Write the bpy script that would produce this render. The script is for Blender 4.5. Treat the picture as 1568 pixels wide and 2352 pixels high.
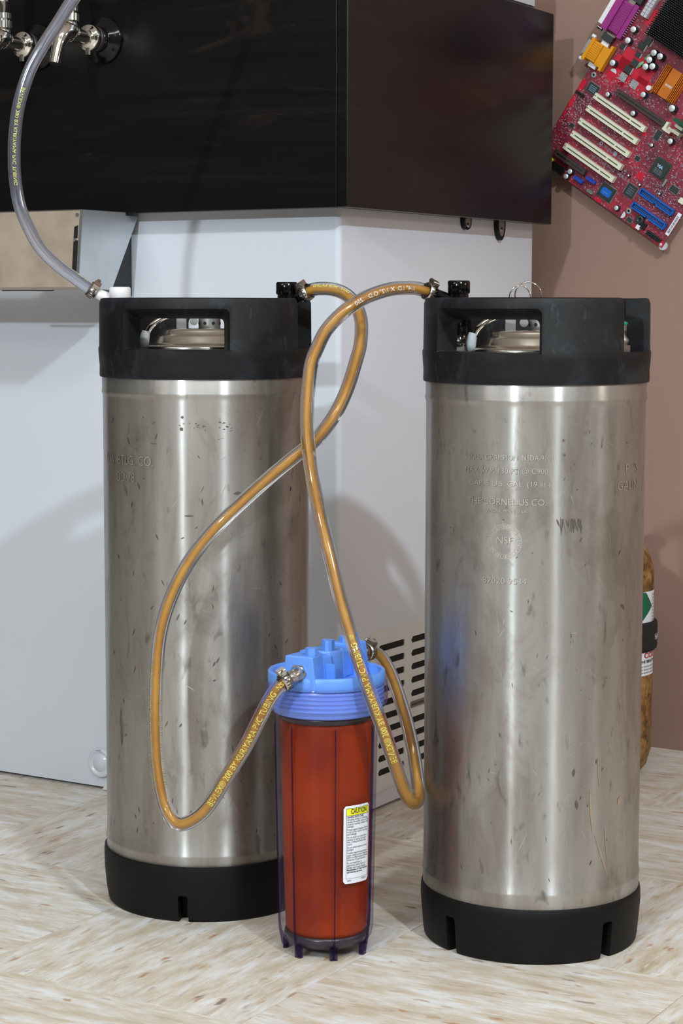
import bpy, bmesh, math, random
from mathutils import Vector, Matrix
PI=math.pi; R=math.radians; sin=math.sin; cos=math.cos
for o in list(bpy.data.objects): bpy.data.objects.remove(o)
scn=bpy.context.scene; COL=scn.collection
random.seed(7)
# ------------------------------------------------------------------ camera, lights, exposure
CAM=Vector((0,0,.6252)); FPX=4576.77
cd=bpy.data.cameras.new('camera'); cam=bpy.data.objects.new('camera',cd); COL.objects.link(cam)
cd.sensor_fit='VERTICAL'; cd.sensor_height=36; cd.lens=FPX/2352*36; cd.clip_start=.05
cam.matrix_world=Matrix.Translation(CAM)@Matrix.Rotation(R(90-5.8409),4,'X')@Matrix.Rotation(R(.0894),4,'Z')
scn.camera=cam
scn.view_settings.view_transform='Standard'; scn.view_settings.look='None'; scn.view_settings.gamma=1
scn.view_settings.use_curve_mapping=False; scn.view_settings.exposure=.26
w=bpy.data.worlds.new('world'); scn.world=w; w.use_nodes=True
w.node_tree.nodes['Background'].inputs[0].default_value=(.56,.56,.56,1); w.node_tree.nodes['Background'].inputs[1].default_value=.25
# frame of the freezer and the room, turned 31 degrees
FO=Vector((-.003,2.3631,0)); FA=R(31.0237)
EX=Vector((cos(FA),-sin(FA),0)); EY=Vector((sin(FA),cos(FA),0))
def fw(x,y,z=0): return FO+EX*x+EY*y+Vector((0,0,z))
def lamp(name,loc,aim,size,power,col,sy=None,spread=None):
    l=bpy.data.lights.new(name,'AREA'); l.energy=power; l.color=col; l.size=size
    if sy: l.shape='RECTANGLE'; l.size_y=sy
    else: l.shape='DISK'
    if spread: l.spread=spread
    o=bpy.data.objects.new(name,l); COL.objects.link(o); o.location=loc
    o.rotation_euler=(Vector(aim)-Vector(loc)).to_track_quat('-Z','Y').to_euler(); return o
lamp('strobe_lamp',(-2.0,-2.2,2.38),(.0,2.3,.5),.14,78,(.80,.92,1.0))
lamp('strobe_lamp',(1.07,-.45,2.41),(.0,2.2,.4),.11,46,(.80,.92,1.0))
lamp('side_lamp',(2.15,1.22,1.5),(.15,2.0,.3),.30,5,(1,.93,.84))
lamp('ceiling_fill_lamp',fw(.9,-1.9,2.43),fw(.9,-1.9,0),1.2,20,(1,.96,.90),sy=.3)  # unseen ceiling panels, added to give the room its warm ambient fill
lamp('ceiling_fill_lamp',fw(-1.0,-3.3,2.43),fw(-1.0,-3.3,0),1.2,17,(1,.96,.90),sy=.3)
# ------------------------------------------------------------------ material helpers
def mat(name):
    m=bpy.data.materials.new(name); m.use_nodes=True; nt=m.node_tree
    b=nt.nodes['Principled BSDF']; return m,nt,b
def srgb(r,g,b):
    f=lambda c:(c/255/12.92 if c/255<=.04045 else ((c/255+.055)/1.055)**2.4)
    return (f(r),f(g),f(b),1)
def simple(name,col,rough=.5,metal=0,noise=0,nscale=40,bump=0,bscale=200,coat=0,spec=None,dark=None):
    m,nt,b=mat(name); N=nt.nodes; L=nt.links
    b.inputs['Base Color'].default_value=col; b.inputs['Roughness'].default_value=rough; b.inputs['Metallic'].default_value=metal
    if coat: b.inputs['Coat Weight'].default_value=coat; b.inputs['Coat Roughness'].default_value=.08
    if spec is not None: b.inputs['Specular IOR Level'].default_value=spec
    tc=N.new('ShaderNodeTexCoord')
    if noise:
        n=N.new('ShaderNodeTexNoise'); n.inputs['Scale'].default_value=nscale; n.inputs['Detail'].default_value=5
        L.new(tc.outputs['Object'],n.inputs['Vector'])
        mx=N.new('ShaderNodeMix'); mx.data_type='RGBA'
        d=dark or tuple(c*(1-noise) for c in col[:3])+(1,)
        mx.inputs[6].default_value=d; mx.inputs[7].default_value=tuple(min(1,c*(1+noise*.6)) for c in col[:3])+(1,)
        r=N.new('ShaderNodeMapRange'); r.inputs[1].default_value=.35; r.inputs[2].default_value=.65
        L.new(n.outputs[0],r.inputs[0]); L.new(r.outputs[0],mx.inputs[0]); L.new(mx.outputs[2],b.inputs['Base Color'])
    if bump:
        n=N.new('ShaderNodeTexNoise'); n.inputs['Scale'].default_value=bscale; n.inputs['Detail'].default_value=4
        L.new(tc.outputs['Object'],n.inputs['Vector'])
        bp=N.new('ShaderNodeBump'); bp.inputs['Strength'].default_value=bump; bp.inputs['Distance'].default_value=.001
        L.new(n.outputs[0],bp.inputs['Height']); L.new(bp.outputs[0],b.inputs['Normal'])
    return m
def ramp(nt,els):
    r=nt.nodes.new('ShaderNodeValToRGB'); cr=r.color_ramp
    while len(cr.elements)>1: cr.elements.remove(cr.elements[0])
    cr.elements[0].position=els[0][0]; cr.elements[0].color=els[0][1]
    for p,c in els[1:]:
        e=cr.elements.new(p); e.color=c
    return r
def mixc(nt,fac,a,b,mode='MIX'):
    m=nt.nodes.new('ShaderNodeMix'); m.data_type='RGBA'; m.blend_type=mode
    for s,i in ((fac,0),(a,6),(b,7)):
        if hasattr(s,'is_output'): nt.links.new(s,m.inputs[i])
        else: m.inputs[i].default_value=s
    return m.outputs[2]
def noise(nt,vec,scale,detail=4,rough=.55,dist=0,W=None):
    n=nt.nodes.new('ShaderNodeTexNoise'); n.inputs['Scale'].default_value=scale; n.inputs['Detail'].default_value=detail
    n.inputs['Roughness'].default_value=rough; n.inputs['Distortion'].default_value=dist
    if W is not None:
        n.noise_dimensions='4D'; nt.links.new(W,n.inputs['W'])
    nt.links.new(vec,n.inputs['Vector']); return n.outputs[0]
def mapping(nt,vec,scale=(1,1,1),loc=(0,0,0),rot=(0,0,0)):
    m=nt.nodes.new('ShaderNodeMapping'); m.inputs['Scale'].default_value=scale; m.inputs['Location'].default_value=loc; m.inputs['Rotation'].default_value=rot
    nt.links.new(vec,m.inputs['Vector']); return m.outputs[0]
def mrange(nt,v,a,b,c=0,d=1):
    r=nt.nodes.new('ShaderNodeMapRange'); nt.links.new(v,r.inputs[0])
    for i,x in zip((1,2,3,4),(a,b,c,d)): r.inputs[i].default_value=x
    return r.outputs[0]
def fmath(nt,op,a,b=None):
    m=nt.nodes.new('ShaderNodeMath'); m.operation=op
    for i,s in enumerate((a,b)):
        if s is None: continue
        if hasattr(s,'is_output'): nt.links.new(s,m.inputs[i])
        else: m.inputs[i].default_value=s
    return m.outputs[0]
def tcoord(nt,k='Object'): return nt.nodes.new('ShaderNodeTexCoord').outputs[k]
def setbump(nt,b,h,strength=.2,dist=.001):
    bp=nt.nodes.new('ShaderNodeBump'); bp.inputs['Strength'].default_value=strength; bp.inputs['Distance'].default_value=dist
    nt.links.new(h,bp.inputs['Height']); nt.links.new(bp.outputs[0],b.inputs['Normal'])
# --- floor tile: cream vinyl with stretched chips along the tile's own x axis
def tile_material():
    m,nt,b=mat('cream_vinyl_tile'); tc=tcoord(nt)
    oi=nt.nodes.new('ShaderNodeObjectInfo'); off=fmath(nt,'MULTIPLY',oi.outputs['Random'],37.0)
    base=noise(nt,mapping(nt,tc,(13,56,13)),1,6,.68,.15,W=off)
    c=ramp(nt,[(.34,srgb(186,170,146)),(.45,srgb(203,192,176)),(.54,srgb(215,210,202)),(.66,srgb(226,227,228))]); nt.links.new(base,c.inputs[0])
    st=noise(nt,mapping(nt,tc,(34,190,34)),1,4,.65,.2,W=off)
    c1=mixc(nt,mrange(nt,st,.52,.64,0,.75),c.outputs[0],srgb(204,184,158))
    st2=noise(nt,mapping(nt,tc,(24,150,24),(3,5,1)),1,4,.6,.2,W=off)
    c2=mixc(nt,mrange(nt,st2,.55,.7,0,.6),c1,srgb(240,241,243))
    # dark brown flecks: stretched voronoi cells chosen at random
    def flecks(vec,pick,thr,col,prev,k):
        v=nt.nodes.new('ShaderNodeTexVoronoi'); v.voronoi_dimensions='4D'; v.inputs['Scale'].default_value=1
        nt.links.new(vec,v.inputs['Vector']); nt.links.new(off,v.inputs['W'])
        sep=nt.nodes.new('ShaderNodeSeparateColor'); nt.links.new(v.outputs['Color'],sep.inputs[0])
        g=fmath(nt,'GREATER_THAN',sep.outputs[0],pick)
        d=mrange(nt,v.outputs['Distance'],thr,thr*.45,0,k)
        return mixc(nt,fmath(nt,'MULTIPLY',g,d),prev,col)
    wob=noise(nt,tc,60,3); 
    vv=nt.nodes.new('ShaderNodeVectorMath'); vv.operation='ADD'; nt.links.new(mapping(nt,tc,(38,150,38)),vv.inputs[0])
    wb=nt.nodes.new('ShaderNodeCombineXYZ'); nt.links.new(fmath(nt,'MULTIPLY',wob,1.2),wb.inputs[0]); nt.links.new(fmath(nt,'MULTIPLY',wob,1.6),wb.inputs[1]); nt.links.new(wb.outputs[0],vv.inputs[1])
    c3=flecks(vv.outputs[0],.84,.46,srgb(172,128,88),c2,.8)
    v2=mapping(nt,vv.outputs[0],(.8,.8,.8),(9,3,0))
    c4=flecks(v2,.94,.42,srgb(116,84,72),c3,.85)
    v3=mapping(nt,vv.outputs[0],(1.3,1.3,1.3),(4,7,0))
    c5=flecks(v3,.90,.40,srgb(150,142,140),c4,.6)
    nt.links.new(c5,b.inputs['Base Color']); b.inputs['Roughness'].default_value=.42
    setbump(nt,b,noise(nt,tc,90,3),.08,.0006); return m
# --- keg steel
def steel_material(name,seed,brown):
    m,nt,b=mat(name); tc=tcoord(nt)
    b.inputs['Metallic'].default_value=1
    v=mapping(nt,tc,(1,1,.16),(seed,0,0))
    n1=noise(nt,v,26,5,.6,.3); n2=noise(nt,mapping(nt,tc,(1,1,.55),(0,seed,2)),15,6,.7,.8); n3=noise(nt,mapping(nt,tc,(1,1,.4),(seed,3,1)),70,3,.6,.4)
    c=ramp(nt,[(.3,srgb(*brown)),(.5,srgb(180,177,173)),(.7,srgb(198,196,193))]); nt.links.new(n1,c.inputs[0])
    c2=mixc(nt,mrange(nt,n2,.52,.70,0,.6),c.outputs[0],srgb(128,116,104))
    c3=mixc(nt,mrange(nt,n3,.62,.74,0,.65),c2,srgb(84,74,66))
    nt.links.new(c3,b.inputs['Base Color'])
    rr=mrange(nt,n2,.3,.75,.26,.34); nt.links.new(rr,b.inputs['Roughness'])
    b.inputs['Anisotropic'].default_value=1.0
    tg=nt.nodes.new('ShaderNodeTangent'); tg.direction_type='RADIAL'; tg.axis='Z'; nt.links.new(tg.outputs[0],b.inputs['Tangent'])
    b.inputs['Anisotropic Rotation'].default_value=.25
    fine=noise(nt,mapping(nt,tc,(1,1,9)),60,3); dent=noise(nt,tc,9,2)
    h=fmath(nt,'ADD',fmath(nt,'MULTIPLY',fine,.03),fmath(nt,'MULTIPLY',dent,1.0))
    setbump(nt,b,h,.22,.0016)
    d=nt.nodes.new('ShaderNodeBsdfPrincipled'); d.inputs['Metallic'].default_value=1; d.inputs['Roughness'].default_value=.52
    nt.links.new(mixc(nt,.25,c3,srgb(150,144,138)),d.inputs['Base Color'])
    mx=nt.nodes.new('ShaderNodeMixShader'); nt.links.new(mrange(nt,n2,.35,.68,.48,.80),mx.inputs[0])
    nt.links.new(b.outputs[0],mx.inputs[1]); nt.links.new(d.outputs[0],mx.inputs[2]); nt.links.new(mx.outputs[0],nt.nodes['Material Output'].inputs[0]); return m
def rubber_material():
    m,nt,b=mat('black_rubber'); tc=tcoord(nt)
    n=noise(nt,tc,18,6,.7,.6); n2=noise(nt,mapping(nt,tc,(1,1,.5),(3,2,1)),60,4,.7)
    c=ramp(nt,[(.38,srgb(6,6,7)),(.52,srgb(13,14,16)),(.66,srgb(34,37,43))]); nt.links.new(n,c.inputs[0])
    c2=mixc(nt,mrange(nt,n2,.60,.74,0,.5),c.outputs[0],srgb(66,70,78))
    nt.links.new(c2,b.inputs['Base Color']); b.inputs['Roughness'].default_value=.55; b.inputs['Specular IOR Level'].default_value=.3
    setbump(nt,b,fmath(nt,'ADD',n,fmath(nt,'MULTIPLY',n2,.3)),.25,.0012); return m
def board_material():
    m,nt,b=mat('black_stained_plywood'); tc=tcoord(nt)
    g=noise(nt,mapping(nt,tc,(2.2,2.2,46)),1,6,.65,.9); g2=noise(nt,mapping(nt,tc,(5,5,16),(2,1,4)),1,5,.7,1.5)
    c=ramp(nt,[(.4,srgb(11,10,11)),(.62,srgb(18,16,16)),(.8,srgb(32,26,23))]); nt.links.new(g,c.inputs[0])
    c2=mixc(nt,mrange(nt,g2,.60,.68,0,.5),c.outputs[0],srgb(42,32,27))
    nt.links.new(c2,b.inputs['Base Color']); b.inputs['Roughness'].default_value=.27; b.inputs['Specular IOR Level'].default_value=.33
    sp=noise(nt,tc,420,2,.5); setbump(nt,b,fmath(nt,'ADD',fmath(nt,'MULTIPLY',mrange(nt,sp,.66,.74),.5),fmath(nt,'MULTIPLY',g,.12)),.12,.0008); return m
def rust_material():
    m,nt,b=mat('rusty_cylinder_paint'); tc=tcoord(nt)
    n=noise(nt,tc,60,6,.75); n2=noise(nt,tc,14,5,.7,.5); n3=noise(nt,tc,150,4,.7)
    c=ramp(nt,[(.36,srgb(58,40,26)),(.46,srgb(120,82,40)),(.56,srgb(158,116,60)),(.66,srgb(176,146,100))]); nt.links.new(n,c.inputs[0])
    c2=mixc(nt,mrange(nt,n2,.48,.66,0,.7),c.outputs[0],srgb(92,70,52)); c3=mixc(nt,mrange(nt,n3,.60,.72,0,.8),c2,srgb(46,36,28))
    nt.links.new(c3,b.inputs['Base Color']); b.inputs['Roughness'].default_value=.55; b.inputs['Metallic'].default_value=.15
    setbump(nt,b,n3,.4,.001); return m
def clear_material(name,tint,edge,ior=1.45,rough=.03,edgef=.55,haze=.03,pw=2.6,gl0=0):
    # see-through plastic: tinted transparent body, fresnel gloss, milky thickness towards grazing angles
    m=bpy.data.materials.new(name); m.use_nodes=True; nt=m.node_tree; nt.nodes.clear(); N=nt.nodes; L=nt.links
    out=N.new('ShaderNodeOutputMaterial'); tr=N.new('ShaderNodeBsdfTransparent'); tr.inputs[0].default_value=tint
    df=N.new('ShaderNodeBsdfTranslucent'); df.inputs[0].default_value=edge
    d2=N.new('ShaderNodeBsdfDiffuse'); d2.inputs[0].default_value=edge
    ad=N.new('ShaderNodeMixShader'); ad.inputs[0].default_value=.5; L.new(df.outputs[0],ad.inputs[1]); L.new(d2.outputs[0],ad.inputs[2])
    lw=N.new('ShaderNodeLayerWeight'); lw.inputs[0].default_value=.5
    f=mrange(nt,fmath(nt,'POWER',lw.outputs['Facing'],pw),0,1,haze,edgef)
    m1=N.new('ShaderNodeMixShader'); L.new(f,m1.inputs[0]); L.new(tr.outputs[0],m1.inputs[1]); L.new(ad.outputs[0],m1.inputs[2])
    gl=N.new('ShaderNodeBsdfGlossy'); gl.inputs['Roughness'].default_value=rough
    fr=N.new('ShaderNodeMath'); fr.operation='MULTIPLY'; fr.inputs[1].default_value=ior-1; L.new(fmath(nt,'POWER',lw.outputs['Facing'],3),fr.inputs[0])
    m2=N.new('ShaderNodeMixShader'); L.new(fmath(nt,'ADD',fr.outputs[0],gl0),m2.inputs[0]); L.new(m1.outputs[0],m2.inputs[1]); L.new(gl.outputs[0],m2.inputs[2])
    L.new(m2.outputs[0],out.inputs[0]); return m
def tube_glass(name,tint,ior,thru,rough=.03,gl=0,df=0):
    # real refracting clear vinyl, with a share of straight see-through
    m=bpy.data.materials.new(name); m.use_nodes=True; nt=m.node_tree; nt.nodes.clear(); N=nt.nodes; L=nt.links
    out=N.new('ShaderNodeOutputMaterial'); g=N.new('ShaderNodeBsdfGlass'); g.inputs['Color'].default_value=tint; g.inputs['IOR'].default_value=ior; g.inputs['Roughness'].default_value=rough
    t=N.new('ShaderNodeBsdfTransparent'); t.inputs[0].default_value=tint
    mx=N.new('ShaderNodeMixShader'); mx.inputs[0].default_value=thru; L.new(g.outputs[0],mx.inputs[1]); L.new(t.outputs[0],mx.inputs[2]); last=mx
    for k,node in ((gl,'ShaderNodeBsdfGlossy'),(df,'ShaderNodeBsdfDiffuse')):
        if not k: continue
        q=N.new(node); q.inputs[0].default_value=(.80,.86,1,1); q.inputs['Roughness'].default_value=.11
        mm_=N.new('ShaderNodeMixShader'); mm_.inputs[0].default_value=k; L.new(last.outputs[0],mm_.inputs[1]); L.new(q.outputs[0],mm_.inputs[2]); last=mm_
    L.new(last.outputs[0],out.inputs[0]); return m
def pcb_material():
    m,nt,b=mat('red_circuit_board'); tc=tcoord(nt)
    n=noise(nt,tc,22,4,.6,.3); n2=noise(nt,mapping(nt,tc,(1,1,1),(5,5,0)),260,3,.6)
    c=ramp(nt,[(.36,srgb(84,20,36)),(.50,srgb(122,26,44)),(.62,srgb(150,26,46)),(.70,srgb(186,26,50))]); nt.links.new(n,c.inputs[0])
    br=nt.nodes.new('ShaderNodeTexBrick'); nt.links.new(mapping(nt,tc,(1,1,1)),br.inputs['Vector']); br.inputs['Scale'].default_value=1
    br.inputs['Brick Width'].default_value=.011; br.inputs['Row Height'].default_value=.0017; br.inputs['Mortar Size'].default_value=.00022
    br.inputs['Color1'].default_value=(0,0,0,1); br.inputs['Color2'].default_value=(0,0,0,1); br.inputs['Mortar'].default_value=(1,1,1,1)
    c2=mixc(nt,fmath(nt,'MULTIPLY',br.outputs['Color'],.45),c.outputs[0],srgb(176,96,112))
    c3=mixc(nt,mrange(nt,n2,.60,.66,0,.75),c2,srgb(190,156,172))
    nt.links.new(c3,b.inputs['Base Color']); b.inputs['Roughness'].default_value=.4; return m
M={}
M['tile']=tile_material(); M['rubber']=rubber_material(); M['board']=board_material(); M['rust']=rust_material(); M['pcb']=pcb_material()
M['steelL']=steel_material('worn_brown_steel',1.3,(150,140,130)); M['steelR']=steel_material('worn_grey_steel',7.7,(156,150,144))
M['wall']=simple('brown_wall_paint',srgb(150,119,105),.75,noise=.03,nscale=3,bump=.12,bscale=160)
M['roomdark']=simple('dark_grey_wall_paint',srgb(86,84,82),.8,noise=.02,nscale=3)
M['roomwall']=simple('grey_wall_paint',srgb(176,172,168),.8,noise=.02,nscale=3)
M['ceil']=simple('white_ceiling_paint',srgb(225,222,216),.9,noise=.02,nscale=4)
M['white']=simple('white_enamel',srgb(212,216,225),.26,noise=.015,nscale=5,bump=.02,bscale=60,spec=.5)
M['cream']=simple('cream_grille_paint',srgb(214,214,212),.4,noise=.03,nscale=20)
M['black']=simple('black_plastic',srgb(22,22,24),.25,noise=.1,nscale=80)
M['blackgloss']=simple('gloss_black_plastic',srgb(7,7,8),.12,noise=.1,nscale=50,spec=.35)
M['matblack']=simple('dark_void',srgb(10,10,10),.8)
M['chrome']=simple('polished_chrome',srgb(226,222,216),.07,1,noise=.02)
M['steel']=simple('satin_stainless',srgb(196,190,182),.24,1,noise=.08,nscale=60)
M['dull']=simple('dull_aluminium',srgb(176,176,174),.42,1,noise=.08,nscale=120)
M['etch']=simple('etched_steel',srgb(222,217,210),.45,1)
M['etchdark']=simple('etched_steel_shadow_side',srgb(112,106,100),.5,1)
M['tray']=simple('brown_brushed_tray_steel',srgb(190,172,154),.4,.35,noise=.16,nscale=26,bump=.15,bscale=90)
M['trayside']=simple('tray_side_steel',srgb(206,210,214),.3,.8,noise=.05,nscale=30)
M['whiteplastic']=simple('white_plastic',srgb(232,230,232),.35,noise=.01)
M['greyrubber']=simple('grey_rubber_tip',srgb(176,182,184),.5,noise=.1,nscale=90)
M['footrubber']=simple('dark_foot_rubber',srgb(13,12,12),.6,noise=.3,nscale=30,bump=.2,bscale=120,spec=.22)
M['green']=simple('green_oring',srgb(10,140,112),.4,noise=.05)
M['blue']=simple('blue_filter_plastic',srgb(98,150,236),.38,noise=.03,nscale=40,bump=.1,bscale=500)
M['bluethread']=simple('blue_thread_plastic',srgb(116,154,244),.3,noise=.05)
M['beer']=simple('amber_beer',srgb(208,154,70),.5,noise=.05,nscale=22,dark=srgb(186,128,46))
M['filterbeer']=simple('filter_beer',srgb(150,54,16),.5,noise=.16,nscale=13,spec=.1,dark=srgb(118,36,16))
M['tubing']=tube_glass('clear_vinyl_tubing',(.97,.975,.99,1),1.40,.22)
M['tubing2']=tube_glass('clear_empty_vinyl_tubing',(.94,.95,.985,1),1.48,.15,gl=.10,df=.03)
M['sump']=clear_material('violet_clear_plastic',(.955,.92,.955,1),srgb(110,98,140),ior=1.15,edgef=.5,haze=.0,rough=.06,pw=3.4,gl0=.012)
M['rib']=clear_material('violet_rib_plastic',(.66,.60,.74,1),srgb(62,54,96),edgef=.45,haze=.20,rough=.08)
M['bead']=simple('violet_tinted_cap_seal',srgb(48,40,50),.3)
M['inkyellow']=simple('yellow_tube_ink',srgb(216,210,104),.6)
M['inkwhite']=simple('white_ink',srgb(214,214,220),.6)
M['inkblack']=simple('black_ink',srgb(40,38,46),.6)
M['inkgrey']=simple('grey_chip_ink',srgb(150,160,176),.6)
M['inkblue']=simple('pale_blue_chip_ink',srgb(158,184,220),.6)
M['labelwhite']=simple('white_label',srgb(228,230,238),.4)
M['labelyellow']=simple('yellow_label_band',srgb(232,230,40),.4)
M['labelgreen']=simple('green_label',srgb(10,96,66),.45)
M['labelred']=simple('red_label_ink',srgb(184,34,34),.45)
M['strap']=simple('black_webbing',srgb(22,20,20),.8,noise=.2,nscale=300,bump=.4,bscale=900)
M['seam']=simple('dark_grey_seam',srgb(60,58,56),.7)  # plain dark grey for the gasket, seam line, tray rim and clamp slots
M['chip']=simple('black_chip',srgb(42,46,46),.45,noise=.05)
M['slot']=simple('cream_slot_plastic',srgb(226,224,200),.4,noise=.03)
M['slotdark']=simple('brown_slot_plastic',srgb(66,54,54),.4,noise=.05)
M['slothole']=simple('slot_contacts',srgb(112,110,84),.5,noise=.2,nscale=600)
M['purple']=simple('magenta_connector',srgb(148,38,122),.35,noise=.06)
M['orange']=simple('orange_connector',srgb(222,150,22),.35,noise=.06)
M['heatorange']=simple('orange_anodised_metal',srgb(206,116,34),.35,.35,noise=.04)
M['heatblack']=simple('black_heatsink',srgb(20,20,22),.45,.2)
M['pintop']=simple('dark_anodised_pins',srgb(52,52,56),.35,.4)
M['ideblue']=simple('blue_connector',srgb(10,98,190),.4,noise=.05)
M['jumperblue']=simple('blue_jumper',srgb(36,72,176),.4)
M['captop']=simple('aluminium_cap_top',srgb(226,226,226),.35,.5)
M['capbody']=simple('dark_teal_cap_sleeve',srgb(22,44,54),.3)
M['redpatch']=simple('bright_red_solder_mask',srgb(196,18,48),.4)
M['tin']=simple('tinned_pad',srgb(170,172,172),.4,.5)
M['smd']=simple('grey_violet_parts',srgb(150,126,142),.5,noise=.3,nscale=900)
M['smddark']=simple('dark_small_parts',srgb(58,42,52),.5)
M['smdlight']=simple('light_solder_ends',srgb(206,196,204),.4)
M['greenboard']=simple('green_memory_board',srgb(10,78,50),.4)
M['nylon']=simple('translucent_nylon',srgb(196,192,198),.4,noise=.1,nscale=300)
M['resistor']=simple('resistor_green',srgb(132,176,118),.4)
M['copper']=simple('copper_lead',srgb(196,124,72),.4,.4)
# ------------------------------------------------------------------ geometry helpers
class MB:
    def __init__(s): s.v=[]; s.f=[]; s.m=[]; s.sm=[]
    def add(s,vs,fs,mi=0,smooth=False,T=None):
        o=len(s.v)
        s.v+= [tuple(T@Vector(v)) for v in vs] if T is not None else [tuple(v) for v in vs]
        s.f+=[tuple(i+o for i in f) for f in fs]; s.m+=[mi]*len(fs); s.sm+=[smooth]*len(fs); return s
    def box(s,a,b,mi=0,T=None,bev=0):
        x0,y0,z0=a; x1,y1,z1=b
        if bev:
            return s.prism(rrect(x0,y0,x1,y1,bev,2),z0,z1,mi,T,smooth=False)
        vs=[(x,y,z) for z in (z0,z1) for y in (y0,y1) for x in (x0,x1)]
        return s.add(vs,[(0,2,3,1),(4,5,7,6),(0,1,5,4),(2,6,7,3),(0,4,6,2),(1,3,7,5)],mi,False,T)
    def prism(s,poly,z0,z1,mi=0,T=None,smooth=False,cap=True):
        n=len(poly); vs=[(x,y,z0) for x,y in poly]+[(x,y,z1) for x,y in poly]
        fs=[(i,(i+1)%n,n+(i+1)%n,n+i) for i in range(n)]
        s.add(vs,fs,mi,smooth,T)
        if cap: s.add(vs,[tuple(range(n-1,-1,-1)),tuple(range(n,2*n))],mi,False,T)
        return s
    def lathe(s,prof,seg=32,mi=0,T=None,a0=0,a1=2*PI,smooth=True,close=False,sx=1,sy=1):
        full=abs(a1-a0-2*PI)<1e-6; n=seg if full else seg+1; k=len(prof); vs=[]
        for i in range(n):
            a=a0+(a1-a0)*i/seg
            for r,z in prof: vs.append((r*cos(a)*sx,r*sin(a)*sy,z))
        fs=[]; kk=k if close else k-1
        for i in range(seg):
            j=(i+1)%n
            for q in range(kk):
                p=(q+1)%k; fs.append((i*k+q,j*k+q,j*k+p,i*k+p))
        return s.add(vs,fs,mi,smooth,T)
    def cyl(s,p,q,r,r2=None,seg=20,mi=0,cap=True,smooth=True):
        p=Vector(p);q=Vector(q);r2=r if r2 is None else r2; d=q-p; T=Matrix.Translation(p)@d.to_track_quat('Z','Y').to_matrix().to_4x4(); L=d.length
        s.lathe([(r,0),(r2,L)],seg,mi,T,smooth=smooth)
        if cap: s.lathe([(1e-5,0),(r,0)],seg,mi,T,smooth=False); s.lathe([(r2,L),(1e-5,L)],seg,mi,T,smooth=False)
        return s
    def sweep(s,pts,r,seg=16,mi=0,cap=True,closed=False):
        P=[Vector(p) for p in pts]; n=len(P); rr=r if isinstance(r,(list,tuple)) else [r]*n
        fr=frames(P,closed); vs=[]
        for i in range(n):
            t,a,b=fr[i]
            for k in range(seg):
                g=2*PI*k/seg; vs.append(P[i]+(a*cos(g)+b*sin(g))*rr[i])
        fs=[]
        for i in range(n if closed else n-1):
            j=(i+1)%n
            for k in range(seg):
                l=(k+1)%seg; fs.append((i*seg+k,i*seg+l,j*seg+l,j*seg+k))
        s.add(vs,fs,mi,True)
        if cap and not closed: s.add([vs[k] for k in range(seg)],[tuple(range(seg-1,-1,-1))],mi); s.add(vs[-seg:],[tuple(range(seg))],mi)
        return s
    def build(s,name,mats,parent=None,loc=None,rotz=None,matrix=None,bevel=0,autosmooth=True):
        me=bpy.data.meshes.new(name); me.from_pydata(s.v,[],s.f)
        for m in (mats if isinstance(mats,(list,tuple)) else [mats]): me.materials.append(m)
        me.polygons.foreach_set('material_index',s.m); me.polygons.foreach_set('use_smooth',s.sm); me.update()
        o=bpy.data.objects.new(name,me); COL.objects.link(o)
        if parent: o.parent=parent
        if loc is not None: o.location=loc
        if rotz is not None: o.rotation_euler=(0,0,rotz)
        if matrix is not None: o.matrix_local=matrix
        if bevel:
            b=o.modifiers.new('bevel','BEVEL'); b.width=bevel; b.segments=2; b.limit_method='ANGLE'; b.angle_limit=R(40)
        return o
def frames(P,closed=False):
    n=len(P); T=[]
    for i in range(n):
        a=P[(i-1)%n] if (i>0 or closed) else P[i]; b=P[(i+1)%n] if (i<n-1 or closed) else P[i]
        T.append((b-a).normalized())
    u=Vector((0,0,1)) if abs(T[0].z)<.9 else Vector((1,0,0)); a=(u-T[0]*u.dot(T[0])).normalized(); out=[]
    for t in T:
        a=(a-t*a.dot(t)).normalized(); out.append((t,a,t.cross(a)))
    return out
def rrect(x0,y0,x1,y1,r,n=4):
    o=[]
    for cx,cy,a in ((x1-r,y1-r,0),(x0+r,y1-r,90),(x0+r,y0+r,180),(x1-r,y0+r,270)):
        for i in range(n+1):
            g=R(a+90*i/n); o.append((cx+r*cos(g),cy+r*sin(g)))
    return o
def catmull(pts,n=8):
    P=[Vector(p) for p in pts]; P=[P[0]*2-P[1]]+P+[P[-1]*2-P[-2]]; out=[]
    for i in range(1,len(P)-2):
        a,b,c,d=P[i-1:i+3]
        for k in range(n):
            t=k/n; out.append(.5*((2*b)+(c-a)*t+(2*a-5*b+4*c-d)*t*t+(3*b-a-3*c+d)*t**3))
    out.append(P[-2]); return out
def empty(name,label,cat,loc=(0,0,0),rotz=0,group=None):
    o=bpy.data.objects.new(name,None); COL.objects.link(o); o.location=loc; o.rotation_euler=(0,0,rotz); o.empty_display_size=.05
    return tag(o,label,cat,group)
def tag(o,label,cat,group=None):
    o['label']=label; o['category']=cat
    if group: o['group']=group
    return o
def struct(o): o['kind']='structure'; return o
def boolean(o,cutter):
    # exact difference; when a cut comes out wrong (most of the skin gone) turn the cutter a hair and try again
    a0=sum(p.area for p in o.data.polygons); best=None
    for k in range(7):
        cutter.rotation_euler=(0,0,R(.11*k)); m=o.modifiers.new('b','BOOLEAN'); m.operation='DIFFERENCE'; m.object=cutter; m.solver='EXACT'
        bpy.context.view_layer.update(); dg=bpy.context.evaluated_depsgraph_get()
        me=bpy.data.meshes.new_from_object(o.evaluated_get(dg)); o.modifiers.clear()
        a=sum(p.area for p in me.polygons)
        if .72<a/a0<1.25: best=me; break
    if best: o.data=best
    bpy.data.objects.remove(cutter)
_tc={}
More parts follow.
